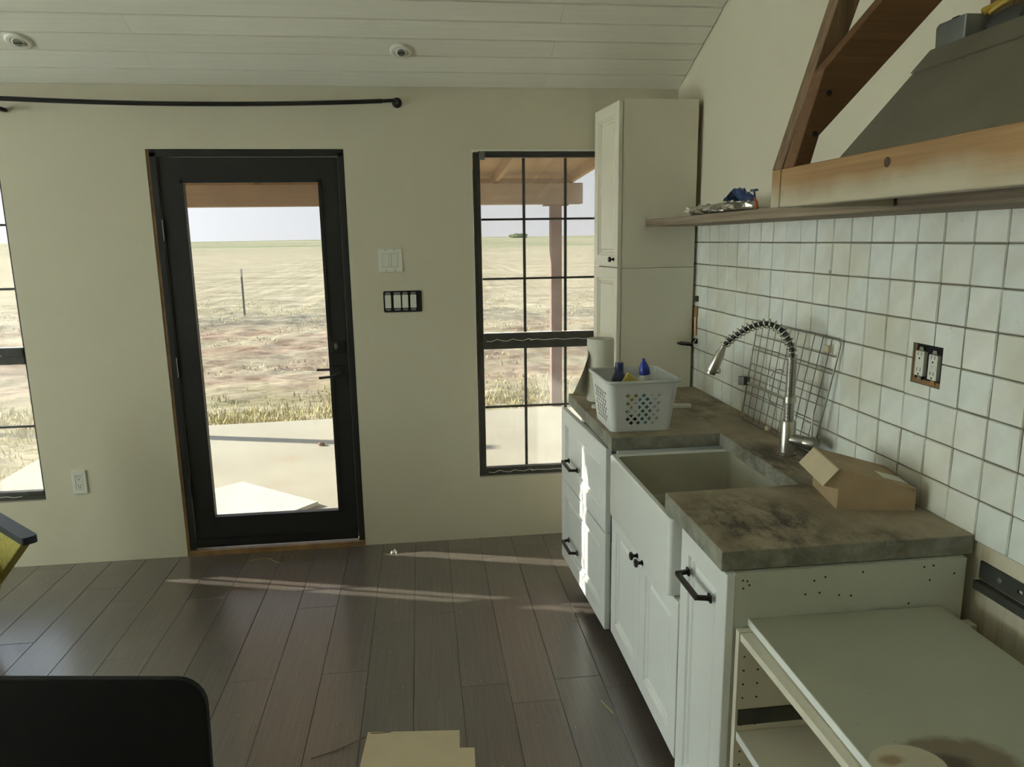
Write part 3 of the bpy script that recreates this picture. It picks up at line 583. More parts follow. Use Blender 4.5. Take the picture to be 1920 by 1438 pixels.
# ------------------------------------------------------------------ windows
def make_window(idx, op, label, wavy):
    a, b, z0, z1 = op
    w = struct('window_%d' % idx, label, ((a + b) / 2, YF + 0.1, z0))
    y0, y1 = YF + 0.014, YF + 0.050; yg = YF + 0.030
    gl_, gr_ = a + 0.045, b - 0.020
    pw = (gr_ - gl_) / 3
    MB().plate(rect(a + 0.004, b - 0.004, z0 + 0.004, z1 - 0.004), [rect(gl_ - 0.006, gr_ + 0.006, z0 + 0.030, z1 - 0.030)], lambda u, v, d: (u, y0 + d, v), y1 - y0).build('frame', 'window_bronze', w, bevel=0.002)
    MB().box(gl_ - 0.006, gr_ + 0.006, y0 - 0.012, y1 - 0.012, 1.078, 1.122).build('meeting_rail', 'window_bronze', w, bevel=0.002)
    MB().box(gl_ - 0.006, gr_ + 0.006, y0 - 0.004, y1 - 0.012, 1.040, 1.080).build('meeting_rail', 'window_bronze', w, bevel=0.002)
    MB().box(gl_ - 0.006, gr_ + 0.006, y0 - 0.010, y1 - 0.01, z0 + 0.030, z0 + 0.050).build('bottom_rail', 'window_bronze', w, bevel=0.002)
    zs = [(0.398, 0.726), (0.726, 1.052), (1.124, 1.404), (1.404, 1.704), (1.704, 2.004)]
    for c in (1, 2):
        for (q0, q1) in ((0.398, 1.052), (1.124, 2.004)):
            MB().box(gl_ + c * pw - 0.007, gl_ + c * pw + 0.007, yg - 0.006, yg + 0.006, q0, q1).build('muntin', 'window_bronze', w, bevel=0.0015)
    for z in (0.726, 1.404, 1.704):
        MB().box(gl_ - 0.004, gr_ + 0.004, yg - 0.0055, yg + 0.0055, z - 0.0055, z + 0.0055).build('muntin', 'window_bronze', w, bevel=0.0015)
    for c in range(3):
        for (q0, q1) in zs:
            MB().box(gl_ + c * pw + (0.001 if c else -0.007), gl_ + (c + 1) * pw - (0.001 if c < 2 else -0.007), yg - 0.0015, yg + 0.0015, q0 + (0.001 if q0 > 0.5 else -0.008), q1 - (0.001 if q1 < 1.9 else -0.008)).build('pane', 'dusty_glass', w)
    if wavy:      # torn sealant bead along the jamb and head
        vs_, fs_ = [], []
        N = 60
        for i in range(N + 1):
            z = z0 + 0.01 + (z1 - z0 - 0.10) * i / N; wd = 0.012 + 0.010 * noise.noise(Vector((z * 5, 1.3, 0))) + 0.006 * noise.noise(Vector((z * 17, 4, 0)))
            vs_ += [(a + 0.001, y0 - 0.002, z), (a + 0.001, y0 - 0.008 - wd * 0.5, z), (a + 0.005 + max(0.003, wd * 0.35), y0 - 0.006 - wd * 0.3, z), (a + 0.018, y0 - 0.002, z)]
        for i in range(N):
            for q in range(4): fs_.append((i * 4 + q, i * 4 + (q + 1) % 4, (i + 1) * 4 + (q + 1) % 4, (i + 1) * 4 + q))
        MB().add(vs_, fs_).build('sealant', 'sealant', w)
        vs_, fs_ = [], []
        for i in range(N + 1):
            x = a + 0.03 + (b - a - 0.06) * i / N; wd = 0.012 + 0.012 * noise.noise(Vector((x * 6, 8.3, 0)))
            vs_ += [(x, y0 - 0.002, z1 - 0.001), (x, y0 - 0.008 - wd*0.5, z1 - 0.001), (x, y0 - 0.012, z1 - 0.006 - wd * 0.4), (x, y0 - 0.002, z1 - 0.02)]
        for i in range(N):
            for q in range(4): fs_.append((i * 4 + q, i * 4 + (q + 1) % 4, (i + 1) * 4 + (q + 1) % 4, (i + 1) * 4 + q))
        MB().add(vs_, fs_).build('sealant', 'sealant', w)
        MB().box(a + 0.035, a + 0.062, y0 - 0.022, y0 - 0.002, z1 - 0.045, z1 - 0.004).build('latch', 'galvanised', w, bevel=0.002)
        MB().box(a - 0.004, b, YF - 0.006, YF + 0.012, z1 - 0.002, z1 + 0.006).build('bead', 'cream_trim', w)
    for q, (xa, xb) in enumerate(((a + 0.05, a + 0.30), (a + 0.28, a + 0.60))):      # peeling white tape curls on the rails
        for zz in (1.085, z0 + 0.028):
            pts = [(xa + (xb - xa) * t / 9, y0 - 0.016 - 0.004 * math.sin(t * 1.7 + q), zz + 0.012 * math.sin(t * 2.1 + q * 2 + zz * 9) * (t % 3) / 3) for t in range(10)]
            MB().tube(pts, 0.0018, 5).build('tape_shred', 'white_plastic', w)
    return w
make_window(1, WIN1, 'dusty divided-light window between the door and the tall cabinet', True)
make_window(2, WIN2, 'divided-light window cut off by the left edge of the photo', False)

# ------------------------------------------------------------------ far wall fittings
t = thing('curtain_rod', 'long black curtain rod above the door, elbowed into the wall', 'curtain rod', (-1.0, YF, 2.25))
pts = []
for i in range(25):
    x = -2.75 + i / 24 * 2.6; pts.append((x, 3.69, 2.2335 + 0.019 * ((x + 1.0) / 0.85) ** 2 * (1 if x > -1.85 else (0.85 / (x + 1.0)) ** 2)))
MB().tube(pts, 0.0105, 10).build('rod', 'black_metal', t, smooth='auto')
x, y, z = pts[-1]
MB().tube([(-0.30, 3.69, 2.247), (x, 3.69, z), (-0.118, 3.69, 2.254), (-0.098, 3.70, 2.257), (-0.086, 3.72, 2.258), (-0.083, 3.768, 2.258)], 0.0085, 10).build('elbow', 'black_metal', t, smooth='auto')
MB().lathe([(0.0, 0), (0.024, 0), (0.024, 0.006), (0.012, 0.012), (0.0, 0.012)], (-0.083, YF, 2.258), (0, -1, 0), 20).build('flange', 'black_metal', t, smooth='auto')
MB().box(-1.862, -1.842, 3.68, YF, 2.205, 2.222).box(-1.862, -1.842, 3.68, 3.70, 2.205, 2.232).build('bracket', 'black_metal', t, bevel=0.002)

t = thing('light_switch', 'cream double rocker switch plate on the wall right of the door', 'light switch', (-0.148, YF, 1.45))
MB().plate(rect(-0.208, -0.089, 1.451, 1.567), [rect(-0.188, -0.155, 1.476, 1.543), rect(-0.144, -0.111, 1.476, 1.543)], lambda u, v, d: (u, YF - d, v), 0.006).build('cover_plate', 'white_plastic', t, bevel=0.002)
for xa in (-0.187, -0.143):
    MB().hexa([(xa, YF, 1.477), (xa + 0.031, YF, 1.477), (xa + 0.031, YF, 1.542), (xa, YF, 1.542)], [(xa, YF - 0.004, 1.477), (xa + 0.031, YF - 0.004, 1.477), (xa + 0.031, YF - 0.008, 1.542), (xa, YF - 0.008, 1.542)]).build('rocker', 'white_plastic', t)
    for zz in (1.458, 1.560): MB().lathe([(0.003, 0), (0.003, 0.001)], (xa + 0.016, YF - 0.006, zz), (0, -1, 0), 10).build('screw', 'galvanised', t)

t = thing('switch_box', 'uncovered four-gang switch box, black edges round pale switches', 'switch box', (-0.096, YF, 1.248))
MB().plate(rrect(-0.192, 0.001, 1.248, 1.356, 0.008), [rrect(-0.186, -0.005, 1.254, 1.350, 0.006)], lambda u, v, d: (u, YF - 0.003 + d, v), 0.004).build('box_rim', 'black_metal', t)
MB().plate(rect(-0.186, -0.005, 1.254, 1.350), [], lambda u, v, d: (u, YF - 0.001 - d, v), 0.001).build('box_back', 'dark_void', t)
for i, xa in enumerate((-0.184, -0.141, -0.098, -0.057)):
    w = 0.036 if i == 1 else 0.030
    sw = MB().box(xa, xa + w, YF - 0.007, YF - 0.002, 1.270, 1.336).build('switch', 'white_plastic', t, bevel=0.0015)
    for zz in (1.256, 1.338):
        MB().box(xa + 0.003, xa + w - 0.003, YF - 0.004, YF - 0.002, zz, zz + 0.011).build('yoke', 'galvanised', sw, org=tuple(t.location))

def duplex(t, cx_, cz, fn, gfci=False):
    """slots of a duplex outlet; fn(u,v,d) -> 3-D"""
    for dz in (-0.021, 0.021):
        b = MB()
        for du in (-0.0065, 0.0065):
            b.add([fn(cx_ + du - 0.0012, cz + dz + 0.001, 0.0), fn(cx_ + du + 0.0012, cz + dz + 0.001, 0), fn(cx_ + du + 0.0012, cz + dz + 0.010, 0), fn(cx_ + du - 0.0012, cz + dz + 0.010, 0)], [(0, 1, 2, 3)])
        b.add([fn(cx_ + 0.003 * math.cos(a * PI / 4), cz + dz - 0.007 + 0.003 * math.sin(a * PI / 4), 0) for a in range(8)], [tuple(range(8))])
        b.build('slots', 'dark_void', t)
t = thing('wall_outlet', 'cream duplex outlet low on the wall between left window and door', 'outlet', (-1.746, YF, 0.373))
MB().plate(rect(-1.780, -1.712, 0.373, 0.495), [rrect(-1.763, -1.729, 0.396, 0.472, 0.004)], lambda u, v, d: (u, YF - d, v), 0.006).build('cover_plate', 'white_plastic', t, bevel=0.002)
MB().box(-1.762, -1.730, YF - 0.005, YF, 0.397, 0.471).build('receptacle', 'white_plastic', t)
duplex(t, -1.746, 0.434, lambda u, v, d: (u, YF - 0.0056, v))

# eyeball downlights on the sloping ceiling
cn = Vector((0, -SL, -1)).normalized()
for (cx_, cy_, cz, lab) in ((-1.626, 3.493, 2.445, 'white eyeball ceiling downlight nearest the left edge'), (-0.049, 3.518, 2.435, 'white eyeball ceiling downlight above the switch plate')):
    t = thing('ceiling_light', lab, 'ceiling light', (cx_, cy_, cz), 'eyeball downlights')
    c = Vector((cx_, cy_, ceil_z(cy_)))
    MB().lathe([(0.052, 0), (0.052, 0.004), (0.044, 0.010), (0.032, 0.010), (0.030, 0.004), (0.030, 0)], c, cn, 28).build('trim_ring', 'cream_trim', t, smooth='auto')
    ax = (cn + Vector((0.0, -0.45, 0.0))).normalized()
    MB().lathe([(0.029, 0.0), (0.029, 0.006), (0.026, 0.013), (0.019, 0.018)], c - cn * 0.002, ax, 24).build('eyeball', 'cream_trim', t, smooth='auto')
    MB().lathe([(0.018, 0.0175), (0.017, 0.019), (0.0, 0.0195)], c - cn * 0.002, ax, 20).build('lamp_lens', 'galvanised', t, smooth='auto')
    MB().box(-0.016, 0.016, -0.0012, 0.0012, 0, 0.002).build('slot', 'dark_void', t, org=(0, 0, 0)).matrix_local = Matrix.Translation(ax * 0.0205 + (c - Vector(t.location)) - cn * 0.002) @ ax.to_track_quat('Z', 'Y').to_matrix().to_4x4()

# ------------------------------------------------------------------ cabinet doors and hardware
def panel(w, h, t=0.02, fr=0.06, name='door', inner=True):
    """frame-and-panel front in local coords: u along +Y?  built in (u,v,d): u 0..w, v 0..h, d outwards"""
    rings = [(0.0015, 0.0, 0), (0, 0.0015, 0), (0, 0, 0)]
    seq = [(0.0, -t), (0.0, -0.002), (0.002, 0.0), (fr, 0.0), (fr + 0.003, -0.007), (fr + 0.012, -0.007), (fr + 0.016, -0.014), (fr + 0.024, -0.014), (fr + 0.031, -0.008)]
    v, f = [], []
    for i, (ins, d) in enumerate(seq):
        v += [(ins, ins, d), (w - ins, ins, d), (w - ins, h - ins, d), (ins, h - ins, d)]
    for i in range(len(seq) - 1):
        for q in range(4): f.append((i * 4 + q, i * 4 + (q + 1) % 4, i * 4 + 4 + (q + 1) % 4, i * 4 + 4 + q))
    f.append((3, 2, 1, 0)); m = (len(seq) - 1) * 4; f.append((m, m + 1, m + 2, m + 3))
    return v, f
def front(parent, name, mat, A, B, z0, z1, t=0.02, fr=0.06):
    """a panel front standing on the plan line A->B (far to near end), facing the left of that line seen from above (towards -X)"""
    A, B = Vector(A), Vector(B); w = (B - A).length; u = (B - A).normalized()
    nrm = Vector((u.y, -u.x))          # for u = -Y this is -X
    v, f = panel(w, z1 - z0, t, fr)
    return MB().add([(A.x + u.x * p[0] + nrm.x * p[2], A.y + u.y * p[0] + nrm.y * p[2], z0 + p[1]) for p in v], f).build(name, mat, parent)
def bar_handle(parent, org, c, u, nrm, ln=0.13):
    """arched square bar pull centred at c on the front, along plan direction u"""
    c, u, nrm = Vector(c), Vector(u).normalized(), Vector(nrm).normalized(); up = Vector((0, 0, 1))
    b = MB()
    def hexb(p0, p1, w, h):
        d = (p1 - p0).normalized(); s_ = d.cross(up).normalized() if abs(d.z) < 0.9 else u; n_ = s_.cross(d)
        q = [(s_ * a * w + n_ * e * h) for a, e in ((-1, -1), (1, -1), (1, 1), (-1, 1))]
        b.hexa([p0 + k_ for k_ in q], [p1 + k_ for k_ in q])
    for sg in (-1, 1):
        hexb(c + u * sg * ln / 2, c + u * sg * ln / 2 + nrm * 0.006, 0.010, 0.010)
        hexb(c + u * sg * ln / 2 + nrm * 0.004, c + u * sg * (ln / 2 - 0.008) + nrm * 0.034, 0.0055, 0.0055)
    hexb(c - u * (ln / 2 - 0.003) + nrm * 0.034, c + u * (ln / 2 - 0.003) + nrm * 0.034, 0.006, 0.006)
    return b.build('handle', 'bronze_hardware', parent, org=org, bevel=0.0015)
def knob(parent, org, c, nrm):
    return MB().lathe([(0.0, 0), (0.009, 0), (0.009, 0.003), (0.0055, 0.006), (0.0055, 0.014), (0.013, 0.018), (0.0145, 0.022), (0.0125, 0.027), (0.0, 0.028)], c, nrm, 6).build('knob', 'bronze_hardware', parent, org=org)

# tall cabinet
t = thing('tall_cabinet', 'tall cream pantry cabinet standing in the corner beside the window', 'cabinet', (1.1, 3.57, 0))
fp = [(0.942, 3.405), (1.300, 3.412), (1.300, 3.745), (0.914, 3.742)]
MB().prism(fp, 'z', 0.0, 1.4605).build('lower_body', 'cabinet_cream', t, bevel=0.0015)
MB().prism(fp, 'z', 1.4620, 2.222).build('upper_body', 'cabinet_cream', t, bevel=0.0015)
NA, FA = (0.939, 3.403), (0.909, 3.742)
dv = Vector((NA[0] - FA[0], NA[1] - FA[1])).normalized(); dn = Vector((dv.y, -dv.x, 0)); du = Vector((dv.x, dv.y, 0))
for z0, z1, kz in ((0.11, 1.462, None), (1.468, 2.214, 1.503)):
    d = front(t, 'door', 'cabinet_cream', Vector(FA) + dn.to_2d() * 0.02, Vector(NA) + dn.to_2d() * 0.02, z0, z1, fr=0.052)
    if kz: knob(d, tuple(t.location), Vector((NA[0], NA[1], kz)) + dn * 0.02 - du * 0.045, dn)
MB().box(1.303, 1.3145, 3.43, 3.47, 2.10, 2.20).build('filler_strip', 'post_wood', t)

# drawer cabinet
t = thing('drawer_cabinet', 'white two-drawer base cabinet at the window end of the counter', 'cabinet', (0.99, 2.97, 0))
MB().box(0.735, 1.295, 2.640, 3.335, 0.095, 0.826).build('body', 'cabinet_white', t, bevel=0.001)
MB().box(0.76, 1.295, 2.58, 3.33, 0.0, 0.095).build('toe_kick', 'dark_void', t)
FA, NA = Vector((0.637, 3.315)), Vector((0.669, 2.600))
dv = (NA - FA).normalized(); dn = Vector((dv.y, -dv.x, 0)); du = Vector((dv.x, dv.y, 0))
for z0, z1, hz in ((0.484, 0.822, 0.605), (0.078, 0.478, 0.218)):
    d = front(t, 'drawer', 'cabinet_white', FA, NA, z0, z1, t=0.022, fr=0.068)
    c = FA + dv * 0.225
    bar_handle(d, tuple(t.location), (c.x, c.y, hz), du, dn, 0.15)
    for yy in (2.66, 3.24): MB().box(0.67, 1.2, yy, yy + 0.015, z0 + 0.05, z1 - 0.06).build('drawer_side', 'cabinet_white', d, org=tuple(t.location))

# sink cabinet
t = thing('sink_cabinet', 'white double-door base cabinet under the sink', 'cabinet', (0.99, 2.19, 0))
MB().box(0.702, 1.295, 2.552, 2.570, 0.095, 0.826).box(0.702, 1.295, 1.820, 1.838, 0.095, 0.826).box(0.702, 1.295, 1.838, 2.552, 0.095, 0.113).box(1.28, 1.295, 1.838, 2.552, 0.113, 0.80).build('body', 'cabinet_white', t)
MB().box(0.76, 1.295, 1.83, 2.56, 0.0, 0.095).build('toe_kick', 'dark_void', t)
for a, b, ky in ((2.550, 2.192, 2.215), (2.188, 1.826, 2.160)):
    d = front(t, 'door', 'cabinet_white', (0.682, a), (0.682, b), 0.100, 0.592, t=0.02, fr=0.058)
    knob(d, tuple(t.location), (0.682, ky, 0.562), (-1, 0, 0))

# pull-out cabinet at the end of the run
t = thing('pullout_cabinet', 'narrow white pull-out cabinet at the near end of the counter', 'cabinet', (0.99, 1.665, 0))
MB().box(0.704, 1.295, 1.533, 1.812, 0.095, 0.826).build('body', 'cabinet_white', t)
MB().box(0.702, 1.290, 1.513, 1.531, 0.0, 0.828).build('end_panel', 'panel_shaded', t, bevel=0.001)
b = MB()
for q in range(16):
    xx = 0.72 + 0.56 * random.random(); zz = 0.815 - 0.1 * random.random() ** 2
    b.lathe([(0.0025, 0), (0.0025, 0.0008)], (xx, 1.513, zz), (0, -1, 0), 6)
b.build('screw_holes', 'dark_void', t)['kind'] = 'stuff'
d = front(t, 'door', 'cabinet_white', (0.681, 1.812), (0.681, 1.512), 0.075, 0.826, t=0.02, fr=0.056)
bar_handle(d, tuple(t.location), (0.681, 1.675, 0.725), (0, -1, 0), (-1, 0, 0), 0.15)

# low open cabinet in the foreground
t = thing('open_base_cabinet', 'low white open-front cabinet carcass with a stained loose top', 'cabinet', (0.72, 0.62, 0))
far = MB().box(0.706, 1.20, 1.488, 1.506, 0.0, 0.694).build('side_panel', 'cabinet_cream', t, bevel=0.001)
MB().box(0.706, 1.20, 0.62, 0.638, 0.0, 0.694).build('side_panel', 'cabinet_cream', t, bevel=0.001)
b = MB()
for col_, xx in enumerate((0.722, 0.757)):
    for q in range(17):
        b.lathe([(0.0026, 0), (0.0026, 0.0006)], (xx, 1.488, 0.09 + q * 0.036 + col_ * 0.0), (0, -1, 0), 6)
b.build('peg_holes', 'dark_void', far, org=tuple(t.location))['kind'] = 'stuff'
MB().box(0.708, 0.80, 0.640, 1.486, 0.674, 0.692).build('stretcher', 'cabinet_cream', t, bevel=0.001)
MB().box(1.10, 1.195, 0.640, 1.486, 0.674, 0.692).build('stretcher', 'cabinet_cream', t, bevel=0.001)
sh = MB().box(0.712, 1.185, 0.640, 1.486, 0.415, 0.434).build('shelf', 'cabinet_cream', t, bevel=0.001)
MB().box(0.710, 0.7135, 0.640, 1.486, 0.414, 0.435).build('edge_band', 'cabinet_white', sh, org=tuple(t.location))
MB().box(0.712, 1.195, 0.640, 1.486, 0.0, 0.10).build('bottom', 'cabinet_cream', t)
MB().box(1.186, 1.20, 0.640, 1.486, 0.0, 0.694).build('back_panel', 'cabinet_cream', t)
MB().box(0.712, 1.02, 1.484, 1.4878, 0.452, 0.492).build('dark_strip', 'rail_metal', t, label='thin dark strip on the side panel')  # plain dark strip along the far side panel above the shelf
top = MB().box(-0.0, 0.485, 0.0, 0.905, 0, 0.018).build('top_board', 'stained_board', t, org=(0, 0, 0), bevel=0.002, label='loose cream board stained brown')
top.location = (0.002, -0.012, 0.695); top.rotation_euler = (0, 0, math.radians(-1.2))
eb = MB().box(-0.0025, 0.0, 0.0, 0.905, 0.0, 0.018).build('edge_band', 'cabinet_white', top, org=(0, 0, 0))
MB().box(1.222, 1.30, 1.470, 1.5, 0.0, 0.672).build('scrap_block', 'cabinet_cream', t)

# countertop with the notch for the sink
prof = [(0.672, 1.525), (1.314, 1.525), (1.314, 3.398), (0.676, 3.348), (0.674, 2.540), (1.090, 2.537), (1.087, 1.946), (0.675, 1.940)]
ct = MB().plate(prof, [], lambda u, v, d: (u, v, 0.8300 + d), 0.050).build('countertop', 'concrete_counter', bevel=0.003)
tag(ct, 'stained concrete countertop, notched round the sink, along the tiled wall', 'countertop')

# apron sink
t = thing('apron_sink', 'white fireclay apron-front sink set into the counter', 'sink', (0.89, 2.18, 0.60))
sx0, sx1, sy0, sy1, sz0, sz1 = 0.661, 1.135, 1.856, 2.512, 0.598, 0.8285
def RR(x0_, x1_, y0_, y1_, r, z): return [(p[0], p[1], z) for p in rrect(x0_, x1_, y0_, y1_, r, 5)]
loops = [RR(sx0 + .004, sx1 - .004, sy0 + .004, sy1 - .004, .012, sz0), RR(sx0, sx1, sy0, sy1, .014, sz0 + .005), RR(sx0, sx1, sy0, sy1, .014, sz1 - .006), RR(sx0 + .005, sx1 - .005, sy0 + .005, sy1 - .005, .012, sz1),
         RR(sx0 + .018, sx1 - .018, sy0 + .018, sy1 - .018, .016, sz1), RR(sx0 + .023, sx1 - .023, sy0 + .023, sy1 - .023, .018, sz1 - .006)]
b = MB(); nn = len(loops[0])
for l in loops: b.v += l
for i in range(len(loops) - 1):
    for q in range(nn): b.f.append((i * nn + q, i * nn + (q + 1) % nn, (i + 1) * nn + (q + 1) % nn, (i + 1) * nn + q))
b.f.append(tuple(range(nn - 1, -1, -1)))
b.build('apron_body', 'fireclay', t, smooth='auto')
loops = [RR(sx0 + .023, sx1 - .023, sy0 + .023, sy1 - .023, .018, sz1 - .006), RR(sx0 + .026, sx1 - .026, sy0 + .026, sy1 - .026, .02, sz0 + .075), RR(sx0 + .05, sx1 - .05, sy0 + .05, sy1 - .05, .03, sz0 + .05)]
b = MB()
for l in loops: b.v += l
for i in range(len(loops) - 1):
    for q in range(nn): b.f.append((i * nn + q, i * nn + (q + 1) % nn, (i + 1) * nn + (q + 1) % nn, (i + 1) * nn + q))
b.f.append(tuple((len(loops) - 1) * nn + q for q in range(nn)))
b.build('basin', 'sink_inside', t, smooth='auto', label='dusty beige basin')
MB().lathe([(0.045, 0), (0.045, 0.003), (0.032, 0.004), (0.030, 0.0), (0, 0)], (0.9, 2.18, sz0 + 0.05), (0, 0, 1), 20).build('drain', 'chrome', t)

# ------------------------------------------------------------------ faucet
t = thing('faucet', 'brushed steel spring-neck pull-down faucet behind the sink', 'faucet', (1.199, 2.24, 0.88))
MB().lathe([(0.030, 0), (0.030, 0.006), (0.025, 0.009), (0.0245, 0.112), (0.022, 0.117), (0.0, 0.117)], (1.199, 2.24, 0.88), (0, 0, 1), 28).build('body', 'brushed_steel', t, smooth='auto')
MB().tube([(1.199, 2.24, 0.99), (1.199, 2.24, 1.21)], 0.0115, 14).build('riser', 'brushed_steel', t, smooth='auto')
def helix(path, turns, R, r, n=10, ns=5):
    pts = [Vector(p) for p in path]; seg = [(pts[i + 1] - pts[i]).length for i in range(len(pts) - 1)]; tot = sum(seg)
    out = []; N = turns * n; side = Vector((0.68, 0.733, 0))
    for i in range(N + 1):
        sdist = tot * i / N; k_ = 0
        while k_ < len(seg) - 1 and sdist > seg[k_]: sdist -= seg[k_]; k_ += 1
        p = pts[k_].lerp(pts[k_ + 1], min(1, sdist / seg[k_])); d = (pts[k_ + 1] - pts[k_]).normalized(); w = d.cross(side).normalized()
        a = 2 * PI * i / n; out.append(p + (side * math.cos(a) + w * math.sin(a)) * R)
    return MB().tube(out, r, ns)
helix([(1.199, 2.24, 0.998), (1.199, 2.24, 1.206)], 42, 0.0145, 0.0022, 10, 5).build('lower_spring', 'chrome', t, smooth=True)
raw = [(1.199, 2.24, 1.200), (1.194, 2.244, 1.246), (1.174, 2.263, 1.292), (1.142, 2.293, 1.315), (1.110, 2.323, 1.309), (1.083, 2.348, 1.292), (1.058, 2.370, 1.269), (1.037, 2.391, 1.242), (1.027, 2.399, 1.222)]
def catmull(P, m=8):
    P = [Vector(p) for p in P]; out = []
    for i in range(len(P) - 1):
        p0, p1, p2, p3 = P[max(0, i - 1)], P[i], P[i + 1], P[min(len(P) - 1, i + 2)]
        for k_ in range(m):
            s_ = k_ / m; out.append(0.5 * ((2 * p1) + (p2 - p0) * s_ + (2 * p0 - 5 * p1 + 4 * p2 - p3) * s_ ** 2 + (3 * p1 - p0 - 3 * p2 + p3) * s_ ** 3))
    return out + [P[-1]]
arc = catmull(raw)
MB().tube(arc, 0.0085, 10).build('hose', 'rubber_hose', t, smooth=True)
helix(arc[:-4], 19, 0.0155, 0.0027, 14, 6).build('spring', 'chrome', t, smooth=True)
hv = (Vector((0.999, 2.426, 1.132)) - Vector((1.027, 2.399, 1.222))).normalized()
hp = MB().lathe([(0.009, -0.012), (0.011, 0.0), (0.012, 0.010), (0.015, 0.016), (0.0185, 0.06), (0.020, 0.088), (0.017, 0.092), (0.017, 0.099), (0.0, 0.099)], (1.027, 2.399, 1.222), hv, 22).build('spray_head', 'brushed_steel', t, smooth='auto')
MB().lathe([(0.010, 0.0), (0.010, 0.012), (0.0, 0.012)], Vector((1.027, 2.399, 1.222)) + hv * 0.088 + Vector((0.012, -0.010, 0.0)), Vector((0.75, -0.66, 0.05)), 12).build('trigger', 'brushed_steel', hp, org=tuple(t.location), smooth='auto')
MB().lathe([(0.018, -0.011), (0.020, -0.009), (0.020, 0.009), (0.018, 0.011)], (1.199, 2.24, 1.068), (0, 0, 1), 20).build('collar', 'brushed_steel', t, smooth='auto')
MB().tube([(1.190, 2.248, 1.068), (1.095, 2.337, 1.110)], 0.0052, 10).build('holder_arm', 'brushed_steel', t, smooth='auto')
MB().plate(rrect(-0.015, 0.015, -0.015, 0.015, 0.004), [rrect(-0.011, 0.011, -0.011, 0.011, 0.003)], lambda u, v, d: (1.086 + 0.733 * u - 0.68 * (d - 0.015) * 0.0 - 0.5 * (d - 0.012), 2.345 - 0.68 * u * 0.0 + 0.55 * (d - 0.012), 1.116 + v), 0.026).build('dock', 'rail_metal', t)
va = Vector((0.055, -0.075, -0.004)).normalized()
MB().lathe([(0.0195, 0.0), (0.0195, 0.048), (0.0185, 0.050), (0.0185, 0.052), (0.0205, 0.053), (0.0215, 0.088), (0.020, 0.091), (0.0, 0.091)], Vector((1.204, 2.233, 0.935)), va, 24).build('valve', 'brushed_steel', t, smooth='auto')
tip = Vector((1.204, 2.233, 0.935)) + va * 0.072
MB().tube([tip + Vector((0, 0, 0.018)), tip + Vector((0.002, 0.002, 0.105))], 0.0036, 8).build('lever', 'brushed_steel', t, smooth='auto')

# wire rack leaning on the tiles
t = thing('wire_rack', 'chrome wire cooling rack leaning on the tiles behind the faucet', 'wire rack', (1.27, 2.45, 0.88))
cBL, cBR, cTL, cTR = Vector((1.262, 2.735, 0.884)), Vector((1.278, 2.215, 0.884)), Vector((1.307, 2.728, 1.276)), Vector((1.307, 2.140, 1.276))
def RP(u, v): return (cBL.lerp(cBR, u)).lerp(cTL.lerp(cTR, u), v)
rim = []
for (u0, v0, a0) in ((1 - .03, .045, -90), (1 - .03, 1 - .045, 0), (.03, 1 - .045, 90), (.03, .045, 180)):
    for q in range(5):
        a = math.radians(a0 + 22.5 * q); rim.append(RP(u0 + .03 * math.cos(a), v0 + .045 * math.sin(a)))
MB().tube(rim + [rim[0], rim[1]], 0.0033, 7).build('frame', 'wire_steel', t, smooth=True)
for q in range(1, 11): MB().tube([RP(q / 11, 0), RP(q / 11, 1)], 0.0016, 6).build('wire', 'wire_steel', t)
for q in range(1, 7): MB().tube([RP(0, q / 7) + Vector((-0.003, 0, 0)), RP(1, q / 7) + Vector((-0.003, 0, 0))], 0.0020, 6).build('cross_wire', 'wire_steel', t)
MB().tube([RP(0.47 + 0.12 * math.cos(a * PI / 8), 0.45 + 0.17 * math.sin(a * PI / 8)) + Vector((-0.014, 0, 0)) for a in range(3, 14)], 0.0018, 6).build('handle_loop', 'wire_steel', t)
for u, v in ((0.03, 0.03), (0.42, 0.015), (0.40, 0.93), (0.9, 0.90)):
    p = RP(u, v); MB().box(p.x - 0.010, p.x + 0.002, p.y - 0.011, p.y + 0.011, p.z - 0.010 if v > 0.5 else p.z - 0.0025, p.z + 0.014).build('rubber_foot', 'cardboard_pale', t, bevel=0.003)

# ------------------------------------------------------------------ cardboard box on the counter
t = thing('cardboard_box', 'small brown cardboard mailer box, lid ajar, on the near counter', 'box', (1.080, 1.735, 0.8802), rotz=math.atan2(-0.040, 0.194))
W_, D_, H_ = 0.200, 0.202, 0.057; th = 0.003
def local(o): o.location = (0, 0, 0); return o
b = MB().box(0, W_, 0, D_, 0, th).box(0, th, 0, D_, th, H_).box(W_ - th, W_, 0, D_, th, H_).box(th, W_ - th, 0, th, th, H_).box(th, W_ - th, D_ - th, D_, th, H_)
b.build('tray', 'cardboard', t, org=(0, 0, 0))
lx, lz = -0.004, 0.112
lid = MB().hexa([(W_, -0.002, H_), (W_, D_ + 0.002, H_), (lx, D_ + 0.002, lz), (lx, -0.002, lz)], [(W_ + .001, -0.002, H_ + th), (W_ + .001, D_ + 0.002, H_ + th), (lx + .001, D_ + 0.002, lz + th), (lx + .001, -0.002, lz + th)]).build('lid', 'cardboard', t, org=(0, 0, 0))
MB().hexa([(lx, -0.004, lz), (lx, D_ + .004, lz), (lx - .036, D_ + .004, lz - .047), (lx - .036, -0.004, lz - .047)], [(lx + .003, -0.004, lz + th), (lx + .003, D_ + .004, lz + th), (lx - .038, D_ + .004, lz - .045), (lx - .038, -0.004, lz - .045)]).build('front_flap', 'cardboard_pale', lid, org=(0, 0, 0))
